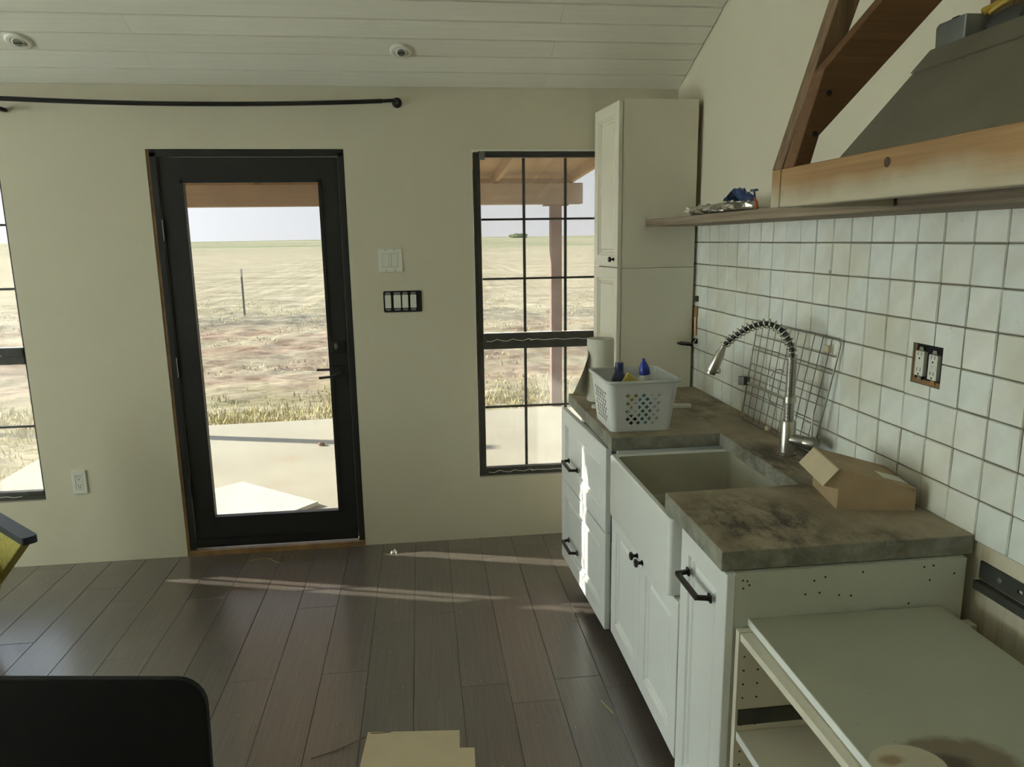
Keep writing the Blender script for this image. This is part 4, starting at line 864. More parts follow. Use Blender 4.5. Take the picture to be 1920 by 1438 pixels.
for yy in (-0.001, D_ - 0.002):
    MB().prism([(lx, lz), (lx - .034, lz - .046), (lx + .012, lz - .056), (lx + .055, lz - .056), (lx + .068, H_ - .004), (W_ - .004, H_ - .004), (W_ - .002, H_ + .0005)], 'y', yy, yy + th).build('side_flap', 'cardboard', lid, org=(0, 0, 0))
MB().hexa([(0.125, 0.03, 0.0815), (0.19, 0.03, 0.0642), (0.19, 0.09, 0.0642), (0.125, 0.09, 0.0815)], [(0.125, 0.03, 0.0819), (0.19, 0.03, 0.0646), (0.19, 0.09, 0.0646), (0.125, 0.09, 0.0819)]).build('paper_sticker', 'paper', lid, org=(0, 0, 0))

# ------------------------------------------------------------------ plastic basket
t = thing('plastic_basket', 'white plastic basket with diamond holes at the sink corner of the counter', 'basket', (0.81, 2.74, 0.8802))
HB = 0.196
def basket_pt(px_, py_, z):      # px_,py_ on the bottom outline, flared with height
    k_ = 1 + 0.19 * z / HB
    return (px_ * k_ + 0.002 * z / HB, py_ * (1 + 0.24 * z / HB), z)
bw, bd, br = 0.232, 0.246, 0.022
def side(p0, p1, cols, rows, wid):
    ln = math.hypot(p1[0] - p0[0], p1[1] - p0[1])
    sx, sz = 0.0268, 0.0155; holes = []
    zc0 = 0.022
    for r_ in range(rows):
        m = cols if r_ % 2 else cols - 1
        for c_ in range(m):
            u = ln / 2 + (c_ - (m - 1) / 2) * sx; v = zc0 + r_ * sz + 0.012
            holes.append([(u, v - 0.0085), (u + 0.0085, v), (u, v + 0.0085), (u - 0.0085, v)])
    ex, ey = (p1[0] - p0[0]) / ln, (p1[1] - p0[1]) / ln; nx, ny = ey, -ex
    def fn(u, v, d): 
        q = basket_pt(p0[0] + ex * u - nx * d, p0[1] + ey * u - ny * d, v); return q
    MB().plate(rect(0, ln, 0.0, HB), holes, fn, 0.0022).build('side', 'basket_plastic', t, org=(0, 0, 0))
hw, hd2 = bw / 2, bd / 2
side((-hw + br, -hd2), (hw - br, -hd2), 5, 8, 0); side((hw - br, hd2), (-hw + br, hd2), 5, 8, 0)
side((hw, -hd2 + br), (hw, hd2 - br), 6, 8, 0); side((-hw, hd2 - br), (-hw, -hd2 + br), 6, 8, 0)
for cx_, cy_, a0 in ((hw - br, -hd2 + br, -90), (hw - br, hd2 - br, 0), (-hw + br, hd2 - br, 90), (-hw + br, -hd2 + br, 180)):
    arcp = [(cx_ + rr * math.cos(math.radians(a0 + 90 * q / 6)), cy_ + rr * math.sin(math.radians(a0 + 90 * q / 6))) for rr in (br, br - 0.0022) for q in range(7)]
    v_ = [basket_pt(p[0], p[1], 0) for p in arcp] + [basket_pt(p[0], p[1], HB) for p in arcp]
    f_ = []
    for q in range(6):
        f_ += [(q, q + 1, 14 + q + 1, 14 + q), (7 + q, 7 + q + 1, 21 + q + 1, 21 + q)]
    MB().add(v_, f_).build('corner', 'basket_plastic', t, org=(0, 0, 0), smooth=True)
MB().plate(rrect(-hw, hw, -hd2, hd2, br), [], lambda u, v, d: (u, v, d), 0.003).build('base', 'basket_plastic', t, org=(0, 0, 0))
rimp = [basket_pt(p[0], p[1], HB) for p in rrect(-hw, hw, -hd2, hd2, br, 6)]
b = MB(); nn = len(rimp); prof_r = [(0.0, -0.004), (0.010, -0.006), (0.014, -0.001), (0.012, 0.004), (0.003, 0.005), (-0.004, 0.001)]
for p in rimp:
    v_ = Vector((p[0], p[1])); dirn = v_.normalized()
    for (o_, h_) in prof_r: b.v.append((p[0] + dirn.x * o_, p[1] + dirn.y * o_, p[2] + h_))
m = len(prof_r)
for i in range(nn):
    for q in range(m): b.f.append((i * m + q, i * m + (q + 1) % m, ((i + 1) % nn) * m + (q + 1) % m, ((i + 1) % nn) * m + q))
b.build('rim', 'basket_plastic', t, org=(0, 0, 0), smooth=True)

# what is inside the basket (each its own thing)
def bottle(name, label, base, axis, prof_b, prof_c, mb, mc, n=20):
    t_ = thing(name, label, 'bottle', base)
    MB().lathe(prof_b, base, axis, n).build('body', mb, t_, smooth='auto')
    MB().lathe(prof_c, base, axis, n).build('cap', mc, t_, smooth='auto')
bottle('cleaner_bottle', 'white squeeze bottle with a pointed blue cap leaning in the basket', (0.873, 2.725, 0.892), (-0.10, 0.02, 1),
       [(0.0, 0), (0.034, 0.0), (0.036, 0.01), (0.036, 0.13), (0.028, 0.165), (0.018, 0.192), (0, 0.192)],
       [(0.021, 0.186), (0.0215, 0.192), (0.020, 0.212), (0.012, 0.232), (0.006, 0.242), (0.006, 0.250), (0, 0.250)], 'bottle_white', 'blue_cap')
bottle('spray_bottle', 'dark bottle with a flat navy cap at the back of the basket', (0.780, 2.82, 0.892), (0.0, 0.06, 1),
       [(0.0, 0), (0.030, 0.0), (0.031, 0.01), (0.031, 0.15), (0.016, 0.185), (0, 0.185)], [(0.017, 0.183), (0.0175, 0.185), (0.0175, 0.218), (0.0, 0.218)], 'navy_plastic', 'navy_plastic')
bottle('teal_bottle', 'teal bottle seen through the basket holes', (0.836, 2.665, 0.892), (0.0, 0.0, 1), [(0, 0), (0.022, 0), (0.023, 0.01), (0.023, 0.10), (0.010, 0.125), (0, 0.125)], [(0.011, 0.123), (0.012, 0.125), (0.012, 0.145), (0, 0.145)], 'teal_plastic', 'bottle_white', 14)
o = MB().hexa([(-0.045, -0.012, 0), (0.045, -0.012, 0), (0.045, 0.012, 0), (-0.045, 0.012, 0)], [(-0.044, -0.008, 0.125), (0.040, -0.010, 0.118), (0.042, 0.010, 0.120), (-0.044, 0.008, 0.128)]).build('sponge_packet', 'yellow_pack', bevel=0.004)
o.location = (0.745, 2.69, 0.965); o.rotation_euler = (0.05, 0.55, 0.1); tag(o, 'yellow and brown packet poking up at the left of the basket', 'packet')
b = MB(); N = 14
for i in range(N + 1):
    for q in range(N + 1):
        x, y = -0.085 + 0.17 * i / N, -0.085 + 0.17 * q / N; e_ = max(abs(i - N / 2), abs(q - N / 2)) / (N / 2)
        b.v.append((x, y, (1 - e_ ** 3) * (0.040 + 0.03 * noise.noise(Vector((x * 22, y * 22, 3))))))
for i in range(N):
    for q in range(N): b.f.append((i * (N + 1) + q, (i + 1) * (N + 1) + q, (i + 1) * (N + 1) + q + 1, i * (N + 1) + q + 1))
b.f.append(tuple([i * (N + 1) for i in range(N + 1)] + [N * (N + 1) + q for q in range(1, N + 1)] + [i * (N + 1) + N for i in range(N - 1, -1, -1)] + [q for q in range(N - 1, 0, -1)]))
o = b.build('cleaning_rag', 'dark_cloth', smooth=True); o.location = (0.775, 2.735, 0.8845); o.scale = (0.8, 0.8, 0.6); tag(o, 'dark crumpled rag in the bottom of the basket', 'rag')

# paper towel roll
t = thing('paper_towel_roll', 'white paper towel roll standing at the window end of the counter', 'paper towel', (0.790, 3.185, 0.8802))
b = MB(); N = 32
ring = lambda r, z: [(0.79 + r * math.cos(2 * PI * q / N), 3.185 + r * math.sin(2 * PI * q / N), z) for q in range(N)]
for r, z in ((0.020, 0.8805), (0.060, 0.8805), (0.0605, 0.884), (0.0605, 1.158), (0.059, 1.162), (0.020, 1.162)): b.v += ring(r, z)
for i in range(6):
    for q in range(N): b.f.append((i * N + q, i * N + (q + 1) % N, ((i + 1) % 6) * N + (q + 1) % N, ((i + 1) % 6) * N + q))
b.build('roll', 'paper', t, smooth='auto')
b = MB()
for z in (0.881, 1.1615): b.v += ring(0.0202, z)
b.f += [(q, (q + 1) % N, N + (q + 1) % N, N + q) for q in range(N)]
b.build('core', 'paper_core', t, smooth=True)
b = MB(); NU, NV = 14, 12
for i in range(NU + 1):
    for q in range(NV + 1):
        v = q / NV; s_ = i / NU; a = math.radians(150)
        px0, py0 = 0.79 + 0.0612 * math.cos(a + s_ * 0.4), 3.185 + 0.0612 * math.sin(a + s_ * 0.4)
        fl = (1 - v) ** 1.3 * 0.060 * s_ + 0.004 * s_
        b.v.append((px0 - fl - 0.012 * s_ * (1 - v), py0 - 0.045 * s_ + 0.01 * math.sin(s_ * 5) * (1 - v), 0.886 + (0.06 * s_ * 0.6) * (1 - v) + v * (0.262 - 0.09 * s_ * 0.6)))
for i in range(NU):
    for q in range(NV): b.f.append((i * (NV + 1) + q, (i + 1) * (NV + 1) + q, (i + 1) * (NV + 1) + q + 1, i * (NV + 1) + q + 1))
b.build('loose_sheet', 'paper', t, smooth=True, solid=0.0006)

# white plastic bar behind the basket
A, B = Vector((0.715, 3.035)), Vector((1.118, 2.968)); ln = (B - A).length
o = MB().plate(rrect(0, ln + 0.02, -0.021, 0.021, 0.02), [rrect(ln - 0.050, ln + 0.006, -0.011, 0.011, 0.0105), rrect(ln - 0.085, ln - 0.066, -0.009, 0.009, 0.0085)], lambda u, v, d: (u, v, d), 0.013).build('plastic_strap', 'white_plastic', bevel=0.002, org=(0, 0, 0))
o.location = (A.x, A.y, 0.8803); o.rotation_euler = (0, 0, math.atan2(B.y - A.y, B.x - A.x)); tag(o, 'white slotted plastic bar lying behind the basket', 'plastic bar')

# ------------------------------------------------------------------ tile outlet, gas stub, wall rail
t = thing('double_outlet', 'uncovered two-gang outlet box set in the tiles', 'outlet', (XR, 1.756, 1.21))
fnw = lambda u, v, d: (XR - d, u, v)
MB().plate(rect(1.6985, 1.8135, 1.2065, 1.3135), [], fnw, 0.002).build('box_back', 'dark_void', t)
MB().plate(rect(1.699, 1.813, 1.207, 1.219), [], fnw, 0.006).build('box_lip', 'raw_trim', t)
MB().plate(rect(1.805, 1.813, 1.219, 1.313), [], fnw, 0.004).build('box_lip', 'raw_trim', t)
for i, (a, b_) in enumerate(((1.764, 1.797), (1.712, 1.745))):
    dz = -0.003 * i
    r_ = MB().plate(rect(a, b_, 1.228 + dz, 1.294 + dz), [], fnw, 0.0125).build('receptacle', 'white_plastic', t, bevel=0.001)
    duplex(t, (a + b_) / 2, 1.261 + dz, lambda u, v, d: (XR - 0.0129, u, v))
    for zz in (1.216 + dz, 1.2955 + dz):
        MB().plate([((a + b_) / 2 - 0.010, zz), ((a + b_) / 2 + 0.010, zz), ((a + b_) / 2 + 0.006, zz + 0.010), ((a + b_) / 2 - 0.006, zz + 0.010)], [], fnw, 0.009).build('yoke', 'chrome' if not (i and zz < 1.25) else 'copper', t)
    if i: MB().plate(rect(a + 0.004, b_ - 0.004, 1.253, 1.263), [rect(a + 0.015, a + 0.017, 1.254, 1.262)], fnw, 0.0142).build('test_button', 'white_plastic', t)

t = thing('gas_stub', 'copper pipe stub with a black shut-off lever beside the pantry cabinet', 'pipe valve', (1.312, 3.385, 1.1))
MB().tube([(1.310, 3.388, 1.135), (1.308, 3.386, 1.225), (1.310, 3.388, 1.27)], 0.007, 10).build('pipe', 'copper', t, smooth='auto')
MB().tube([(1.310, 3.388, 1.225), (1.310, 3.388, 1.275)], 0.0115, 6).build('fitting', 'copper', t)
MB().box(1.300, 1.316, 3.375, 3.392, 1.298, 1.325).build('upper_clip', 'black_metal', t, bevel=0.003)
MB().box(1.296, 1.316, 3.370, 3.392, 1.095, 1.120).build('lower_clip', 'black_metal', t, bevel=0.003)
MB().tube([(1.306, 3.372, 1.118), (1.290, 3.36, 1.10), (1.276, 3.356, 1.096)], 0.004, 8).build('stem', 'chrome', t)
MB().tube([(1.284, 3.358, 1.094), (1.225, 3.352, 1.103), (1.205, 3.351, 1.105)], 0.0085, 8, radii=[0.009, 0.0085, 0.003]).build('lever', 'black_metal', t, smooth='auto')

t = thing('wall_rail', 'dark perforated steel hanging rail on the wall below the last tiles', 'wall rail', (XR, 1.1, 0.75))
MB().plate(rect(0.60, 1.505, 0.778, 0.822), [rrect(1.5 - 0.075 * q - 0.05, 1.5 - 0.075 * q - 0.035, 0.795, 0.805, 0.004, 2) for q in range(1, 10)], fnw, 0.006).build('backing_plate', 'rail_metal', t)
MB().box(XR - 0.020, XR - 0.0005, 0.60, 1.505, 0.752, 0.774).build('angle_bar', 'rail_metal', t, bevel=0.002)
for yy in (1.44, 1.30, 1.18): MB().lathe([(0.007, 0), (0.007, 0.003), (0.004, 0.005), (0, 0.005)], (XR - 0.006, yy, 0.802), (-1, 0, 0), 8).build('screw', 'galvanised', t)

# ------------------------------------------------------------------ floating shelf and what lies on it
b = MB(); prof = []
for i in range(25):
    y = 1.18 + (3.392 - 1.18) * i / 24; prof.append((1.050 + 0.003 * noise.noise(Vector((y * 4, 0, 0))), y))
o = MB().plate(prof + [(1.322, 3.392), (1.322, 1.18)], [], lambda u, v, d: (u, v, 1.652 + d), 0.032).build('floating_shelf', 'shelf_wood', bevel=0.003)
tag(o, 'weathered wooden floating shelf running above the tiles', 'shelf')
def crumple(L_, W2, H2, mats, seed, amp):
    b = MB(); NX, NA = 26, 10
    for i in range(NX + 1):
        u = i / NX; k_ = min(1, 8 * u + .25, 8 * (1 - u) + .25)
        for q in range(NA):
            a = 2 * PI * q / NA; n_ = 1 + amp * noise.noise(Vector((u * L_ * 40, math.cos(a) * 2, math.sin(a) * 2 + seed)))
            z = max(0, (math.sin(a) * 0.5 + 0.5) * H2 * n_ * (0.5 + 0.5 * k_))
            b.v.append((math.cos(a) * W2 / 2 * k_ * n_, u * L_, z))
    for i in range(NX):
        for q in range(NA): b.f.append((i * NA + q, i * NA + (q + 1) % NA, (i + 1) * NA + (q + 1) % NA, (i + 1) * NA + q))
    b.f += [tuple(range(NA)), tuple(NX * NA + q for q in range(NA - 1, -1, -1))]
    return b
t = thing('foil_strip', 'crumpled silver foil strip with a frayed white end on the shelf', 'foil', (1.10, 2.36, 1.6845))
crumple(0.56, 0.07, 0.030, None, 2.0, 0.8).build('foil', 'foil', t, org=(0, 0, 0))
b = MB()
for q in range(26):
    a = random.uniform(0, 2 * PI); r = random.uniform(0.012, 0.042); x, y, z = random.uniform(-0.03, 0.03), 0.545 + random.uniform(-0.02, 0.03), random.uniform(0.004, 0.03)
    v_ = [(x, y, z), (x + r * 0.5 * math.cos(a), y + r * 0.5 * math.sin(a), z + r * random.uniform(-0.1, 0.6)), (x + r * 0.5 * math.cos(a + 1.6), y + r * 0.5 * math.sin(a + 1.6), z + r * random.uniform(-0.1, 0.5))]
    b.add([(p[0], p[1], max(0.0005, p[2])) for p in v_], [(0, 1, 2)])
b.build('frayed_end', 'foil_white', t, org=(0, 0, 0), solid=0.001)
b = MB(); N = 12
for i in range(N + 1):
    for q in range(N + 1):
        u, v = i / N, q / N; hgt = 0.052 * max(0, 1 - abs(u - 0.55) / 0.55) * (1 - 0.5 * abs(v - 0.5)) + 0.010 * noise.noise(Vector((u * 6, v * 6, 1)))
        b.v.append((v * 0.06 - 0.03, u * 0.15, max(0.001, hgt + 0.004)))
for i in range(N):
    for q in range(N): b.f.append((i * (N + 1) + q, (i + 1) * (N + 1) + q, (i + 1) * (N + 1) + q + 1, i * (N + 1) + q + 1))
o = b.build('snack_wrapper', 'blue_foil', solid=0.001, org=(0, 0, 0)); o.location = (1.10, 2.40, 1.7125); tag(o, 'crinkled blue foil wrapper lying on the silver foil', 'wrapper')
t = thing('plastic_razor', 'small upright razor with a dark blue head and red handle on the shelf', 'razor', (1.082, 2.330, 1.6843))
MB().tube([(1.086, 2.315, 1.686), (1.086, 2.316, 1.705), (1.086, 2.330, 1.722)], 0.0042, 8, radii=[.006, .005, .0036]).build('handle', 'razor_red', t, smooth='auto')
MB().tube([(1.086, 2.330, 1.722), (1.086, 2.338, 1.745)], 0.0034, 8).build('neck', 'razor_blue', t, smooth='auto')
MB().box(1.080, 1.092, 2.320, 2.358, 1.744, 1.751).build('head', 'razor_blue', t, bevel=0.002)

# ------------------------------------------------------------------ range hood, braces, duct
t = thing('range_hood', 'grey steel range hood framed by a wooden front board', 'range hood', (0.775, 1.0, 1.66))
MB().box(0.775, 0.812, 0.42, 1.543, 1.6605, 1.741).build('front_board', 'hood_board', t, bevel=0.003, label='pale dusty wooden front board')
MB().box(0.774, 1.044, 1.545, 1.583, 1.6605, 1.741).build('side_board', 'hood_board', t, bevel=0.003)
MB().box(0.774, 1.044, 0.38, 0.418, 1.6605, 1.741).build('side_board', 'hood_board', t, bevel=0.003)
MB().lathe([(0.0085, 0.0), (0.0085, 0.0006)], (0.7752, 1.175, 1.718), (-1, 0, 0), 12).build('knot', 'knot_brown', t)
shell = [(0.814, 1.700), (1.322, 1.700), (1.322, 1.966), (1.052, 1.966), (1.046, 1.960)]
bd_ = MB().prism(shell, 'y', 0.50, 1.475).build('steel_shell', 'hood_steel', t, bevel=0.003)
MB().prism([(1.010, 1.9215), (1.049, 1.9655), (1.0475, 1.9675), (1.0085, 1.9232)], 'y', 0.50, 1.4752).build('top_flange', 'hood_steel', bd_, org=tuple(t.location))
MB().box(0.83, 1.30, 0.50, 1.50, 1.694, 1.698).build('liner', 'hood_steel', t)
fl_ = MB().plate(rect(0.84, 1.28, 0.60, 1.12), [rect(0.86, 1.26, 0.62, 1.10)], lambda u, v, d: (u, v, 1.6865 + d), 0.006).build('filter_frame', 'filter_steel', t)
for q in range(12): MB().box(0.862, 1.258, 0.625 + q * 0.0385, 0.645 + q * 0.0385, 1.687, 1.692).build('filter_slat', 'filter_steel', fl_, org=tuple(t.location))

o = MB().prism([(0.777, 1.7415), (0.819, 1.7415), (1.100, 2.60), (1.042, 2.60)], 'y', 1.546, 1.590).build('hood_post', 'post_wood', bevel=0.002)
tag(o, 'steep wooden stud rising from the far corner of the hood', 'timber')
o = MB().prism([(0.779, 1.7415), (0.815, 1.7415), (0.832, 1.804), (1.320, 2.322), (1.320, 2.482), (0.954, 2.072), (0.834, 1.934)], 'y', 1.498, 1.5445).build('hood_brace', 'brace_wood', bevel=0.002)
tag(o, 'wide brown diagonal timber brace from hood board up to the wall', 'timber')
for (hx, hz) in ((0.848, 1.888), (0.822, 1.807)):
    h = MB().lathe([(0.006, 0), (0.006, 0.0006)], (hx, 1.498, hz), (0, -1, 0), 10).build('bolt_hole', 'dark_void', o, org=tuple(o.location))
o = MB().box(1.240, 1.3235, 1.500, 1.565, 1.9675, 3.20).build('wall_post', 'post_wood', bevel=0.002)
tag(o, 'upright timber against the wall above the top of the hood', 'timber')
t = thing('duct_box', 'galvanised duct collar with a yellow tie on top of the hood', 'duct', (1.15, 1.43, 1.966))
MB().prism([(1.430, 1.9675), (1.514, 1.9675), (1.517, 2.020), (1.508, 2.026), (1.430, 2.026)], 'x', 1.085, 1.235).build('box', 'galvanised', t, bevel=0.002)
MB().tube([(1.16, 1.430, 1.999), (1.16, 1.345, 2.0)], 0.031, 20).build('collar', 'rail_metal', t, smooth='auto')
MB().box(1.10, 1.125, 1.472, 1.492, 2.026, 2.034).build('clip', 'black_metal', t, bevel=0.002)
MB().tube(catmull([(1.13, 1.425, 2.025), (1.14, 1.40, 2.038), (1.15, 1.375, 2.044), (1.16, 1.345, 2.04), (1.17, 1.335, 2.02)], 5), 0.006, 8).build('strap', 'yellow_cable', t, smooth=True)
MB().tube(catmull([(1.12, 1.43, 2.028), (1.15, 1.42, 2.045), (1.20, 1.42, 2.10), (1.25, 1.42, 2.20), (1.28, 1.42, 2.5)], 6), 0.008, 8).build('cable', 'yellow_cable', t, smooth=True)

# ------------------------------------------------------------------ things on the floor
o = MB().plate([(-0.231, 2.205), (0.071, 2.172), (0.067, 2.086), (0.114, 2.080), (0.10, 1.72), (-0.27, 1.76)], [], lambda u, v, d: (u, v, 0.0006 + d), 0.004).build('cardboard_sheet', 'cardboard_pale')
tag(o, 'notched pale cardboard sheet lying flat on the floor', 'cardboard')
o = MB().tube([(-0.402, 2.105, 0.003), (-0.33, 2.13, 0.004), (-0.295, 2.145, 0.006), (-0.24, 2.175, 0.009)], 0.0026, 6, radii=[.0015, .0025, .0028, .002]).build('twig', 'twig')
tag(o, 'thin bent twig touching the cardboard sheet', 'twig')
o = MB().tube([(-0.222, 2.196, 0.0062), (-0.19, 2.192, 0.0066), (-0.155, 2.194, 0.0062)], 0.0014, 6).build('straw_stem', 'twig'); tag(o, 'short brown stem lying on the cardboard sheet', 'stem')
o = MB().tube(catmull([(0.640, 2.90, 0.002), (0.615, 2.885, 0.012), (0.60, 2.86, 0.014), (0.592, 2.83, 0.003), (0.63, 2.83, 0.002)], 5), 0.0012, 5).build('straw_stem', 'straw'); tag(o, 'looped yellow straw at the foot of the drawers', 'straw')
o = MB().tube([(0.575, 2.262, 0.0015), (0.585, 2.225, 0.003), (0.598, 2.19, 0.0015)], 0.0016, 5).build('straw_stem', 'straw'); tag(o, 'pale straw on the floor beside the sink cabinet', 'straw')
o = MB().tube(catmull([(-0.93, 3.66, 0.002), (-0.84, 3.665, 0.006), (-0.80, 3.63, 0.003), (-0.76, 3.60, 0.002)], 5), 0.0013, 5).build('straw_stem', 'straw'); tag(o, 'thin curled straw on the floor below the door', 'straw')
b = MB()
for (px_, py_, r) in ((-0.205, 3.64, 0.010), (-0.19, 3.652, 0.013), (-0.182, 3.635, 0.008)):
    b.add([(px_ + r * math.cos(a) * random.uniform(.6, 1.2), py_ + r * math.sin(a) * random.uniform(.6, 1.2), 0.001) for a in (0, 1, 2, 3, 4, 5)] + [(px_, py_, r * 1.6)], [(q, (q + 1) % 6, 6) for q in range(6)] + [(5, 4, 3, 2, 1, 0)])
o = b.build('paper_scrap', 'white_plastic'); tag(o, 'tiny crumpled white scrap in the sunlight near the wall', 'scrap')
b = MB()
for q in range(420):
    px_, py_ = random.uniform(-2.2, 0.66), random.uniform(1.9, 3.75); r = random.uniform(0.001, 0.0032)
    if -0.3 < px_ < 0.14 and py_ < 2.24: continue
    b.add([(px_ + r, py_, 0.0004), (px_ - r * .5, py_ + r * .9, 0.0004), (px_ - r * .5, py_ - r * .9, 0.0004), (px_, py_, 0.0004 + r)], [(0, 1, 3), (1, 2, 3), (2, 0, 3)])
o = b.build('floor_grit', 'cardboard_pale'); tag(o, 'grit and crumbs scattered over the plank floor', 'grit', kind='stuff')

# black chair, back towards the camera
t = thing('dining_chair', 'black flat-backed chair cut off at the lower left corner', 'chair', (-0.728, 1.345, 0), rotz=math.radians(-8.5))
b = MB(); op = rrect(-0.300, 0.300, 0.44, 0.800, 0.055, 6); NB = len(op)
curve = lambda x, z: 0.0 * x - 0.06 * (0.8 - z)
b.plate(op, [], lambda u, v, d: (u, curve(u, v) + d, v), 0.014)
b.build('backrest', 'chair_black', t, org=(0, 0, 0), bevel=0.003)
MB().plate(rrect(-0.245, 0.245, -0.50, -0.035, 0.06), [], lambda u, v, d: (u, v, 0.440 + d), 0.02).build('seat', 'chair_black', t, org=(0, 0, 0), bevel=0.005)
for (lx_, ly_) in ((-0.20, -0.07), (0.20, -0.07), (-0.21, -0.44), (0.21, -0.44)):
    MB().tube([(lx_, ly_, 0.441), (lx_ * 1.08, ly_ - (0.03 if ly_ < -.2 else -0.03), 0.0)], 0.014, 10, radii=[0.016, 0.011]).build('leg', 'chair_black', t, org=(0, 0, 0), smooth='auto')

# olive armchair at the left edge
t = thing('armchair', 'olive-yellow armchair with a dark armrest, cut by the left edge', 'armchair', (-1.9, 2.75, 0))
ad, an = Vector((-0.7071, 0.7071, 0)), Vector((-0.7071, -0.7071, 0)); A0 = Vector((-1.385, 2.628, 0))
def arm_pt(s_, z, d): 
    p = A0 + ad * s_ + an * d; return (p.x, p.y, z)
for off in (0.0, 0.56):
    MB().plate([(0.035, 0.572), (0.49, 0.257), (0.80, 0.035), (1.02, 0.0), (1.06, 0.0), (1.06, 0.572)], [], lambda u, v, d: arm_pt(u, v, off + d), 0.035).build('side_panel', 'olive_fabric', t, bevel=0.004)
    MB().plate(rrect(0.0, 1.08, off - 0.006, off + 0.045, 0.015), [], lambda u, v, d: arm_pt(u, 0.573 + d, v), 0.027).build('armrest', 'navy_cap', t, bevel=0.006)
MB().plate(rrect(0.30, 1.0, 0.04, 0.555, 0.03), [], lambda u, v, d: arm_pt(u, 0.32 + d, v), 0.10).build('seat', 'olive_fabric', t, bevel=0.01)
MB().hexa([arm_pt(0.94, 0.42, 0.04), arm_pt(0.94, 0.42, 0.555), arm_pt(1.02, 0.42, 0.555), arm_pt(1.02, 0.42, 0.04)], [arm_pt(1.0, 0.80, 0.04), arm_pt(1.0, 0.80, 0.555), arm_pt(1.07, 0.80, 0.555), arm_pt(1.07, 0.80, 0.04)]).build('backrest', 'olive_fabric', t, bevel=0.015)

# ------------------------------------------------------------------ outside: porch, field
pz = -0.10
def slab_pts(): return [(-3.155, YO + 0.001), (4.5, YO + 0.001), (4.5, 7.46), (1.4, 7.30), (-0.9, 7.17), (-3.155, 7.05)]
sobj(MB().plate(slab_pts(), [], lambda u, v, d: (u, v, pz - d), 0.25).build('porch_floor', 'porch_concrete', org=(0, 5, pz)), 'sunlit concrete porch slab outside the door')
t = thing('porch_roof', 'low timber porch roof outside the door and window', 'porch roof', (-1.0, 5.6, 2.15))
rz = lambda y: 2.150 + (7.35 - y) * 0.047
for q in range(17):
    xa = -2.75 + q * (4.32 / 17); MB().hexa([(xa, YO + .01, rz(YO) + 0.09), (xa + 0.254, YO + .01, rz(YO) + 0.09), (xa + 0.254, 7.75, rz(7.75) + 0.09), (xa, 7.75, rz(7.75) + 0.09)], [(xa, YO + .01, rz(YO) + 0.115), (xa + 0.254, YO + .01, rz(YO) + 0.115), (xa + 0.254, 7.75, rz(7.75) + 0.115), (xa, 7.75, rz(7.75) + 0.115)]).build('roof_board', 'porch_rafter', t)
for q in range(6):
    xa = 1.53 - q * 0.75; MB().hexa([(xa - .04, YO + .01, rz(YO)), (xa, YO + .01, rz(YO)), (xa, 7.7, rz(7.7)), (xa - .04, 7.7, rz(7.7))], [(xa - .04, YO + .01, rz(YO) + 0.088), (xa, YO + .01, rz(YO) + 0.088), (xa, 7.7, rz(7.7) + 0.088), (xa - .04, 7.7, rz(7.7) + 0.088)]).build('rafter', 'porch_rafter', t)
MB().box(-2.75, 1.57, 7.76, 7.80, 2.06, 2.26).build('fascia', 'porch_rafter', t)
o = MB().box(-2.75, 1.614, 7.28, 7.42, 1.942, 2.143).build('porch_beam', 'porch_timber', bevel=0.006); tag(o, 'long timber header beam carrying the porch roof', 'beam')
for (px_, lab) in ((1.352, 'brown porch post seen through the right-hand window'), (-4.25, 'porch post beyond the left end of the slab')):
    t = thing('porch_post', lab, 'post', (px_, 7.35, pz if px_ > 0 else -0.15), 'porch posts')
    MB().box(px_ - 0.055, px_ + 0.055, 7.295, 7.405, pz + .001 if px_ > 0 else -0.2, 1.930).build('shaft', 'porch_post', t, bevel=0.005)
    MB().box(px_ - 0.12, px_ + 0.12, 7.29, 7.41, 1.926, 1.9415).build('cap_plate', 'porch_post', t)
o = MB().hexa([(-1.34, 5.28, pz + .002), (-0.72, 4.70, pz + .004), (-1.30, 4.12, pz + .002), (-2.0, 4.75, pz + .002)], [(-1.34, 5.28, pz + .008), (-0.73, 4.70, pz + .030), (-1.30, 4.12, pz + .008), (-2.0, 4.75, pz + .008)]).build('porch_mat', 'porch_sheet'); tag(o, 'pale curled sheet lying on the porch outside the door', 'mat')
b = MB().lathe([(0.0, 0), (0.028, 0.002), (0.034, 0.012), (0.02, 0.026), (0.0, 0.03)], (-0.9, 6.2, pz), (0.05, 0, 1), 7)
b.v = [(p[0] + 0.014 * noise.noise(Vector(p) * 20), p[1] + 0.014 * noise.noise(Vector(p) * 23), p[2]) for p in b.v]
o = b.build('dirt_clod', 'clod'); tag(o, 'small brown clod of dirt on the porch slab', 'clod')

# field: fine near mesh, coarse far mesh, gently rising
def gz(x, y):
    h = -0.15
    if y > 7.3:
        k_ = min(1, (y - 7.3) / 1.5)
        h += k_ * (0.05 * noise.noise(Vector((x * 0.9, y * 0.9, 0))) + 0.035 * noise.noise(Vector((x * 3.1, y * 3.1, 5))) + 0.02 * noise.noise(Vector((x * 8, y * 8, 9))))
    if y > 60: h += min(1, (y - 60) / 300) ** 1.2 * (3.4 + 1.2 * noise.noise(Vector((x * 0.006, 2, 1))))
    return h
ys = [-40, -15, YB - 0.3, 0, 3.6, 3.98]; y = 4.2
while y < 900:
    ys.append(y); y += 0.10 if y < 7 and False else (0.5 if y < 7 else (0.09 if y < 14 else (0.16 if y < 22 else 0.06 * y)))
xs = [-600, -350, -200, -120, -70, -45, -30, -20, -14]; x = -11.0
while x < 7.0: xs.append(x); x += 0.11
xs += [8, 10, 13, 18, 26, 38, 60, 100, 180, 320, 600]
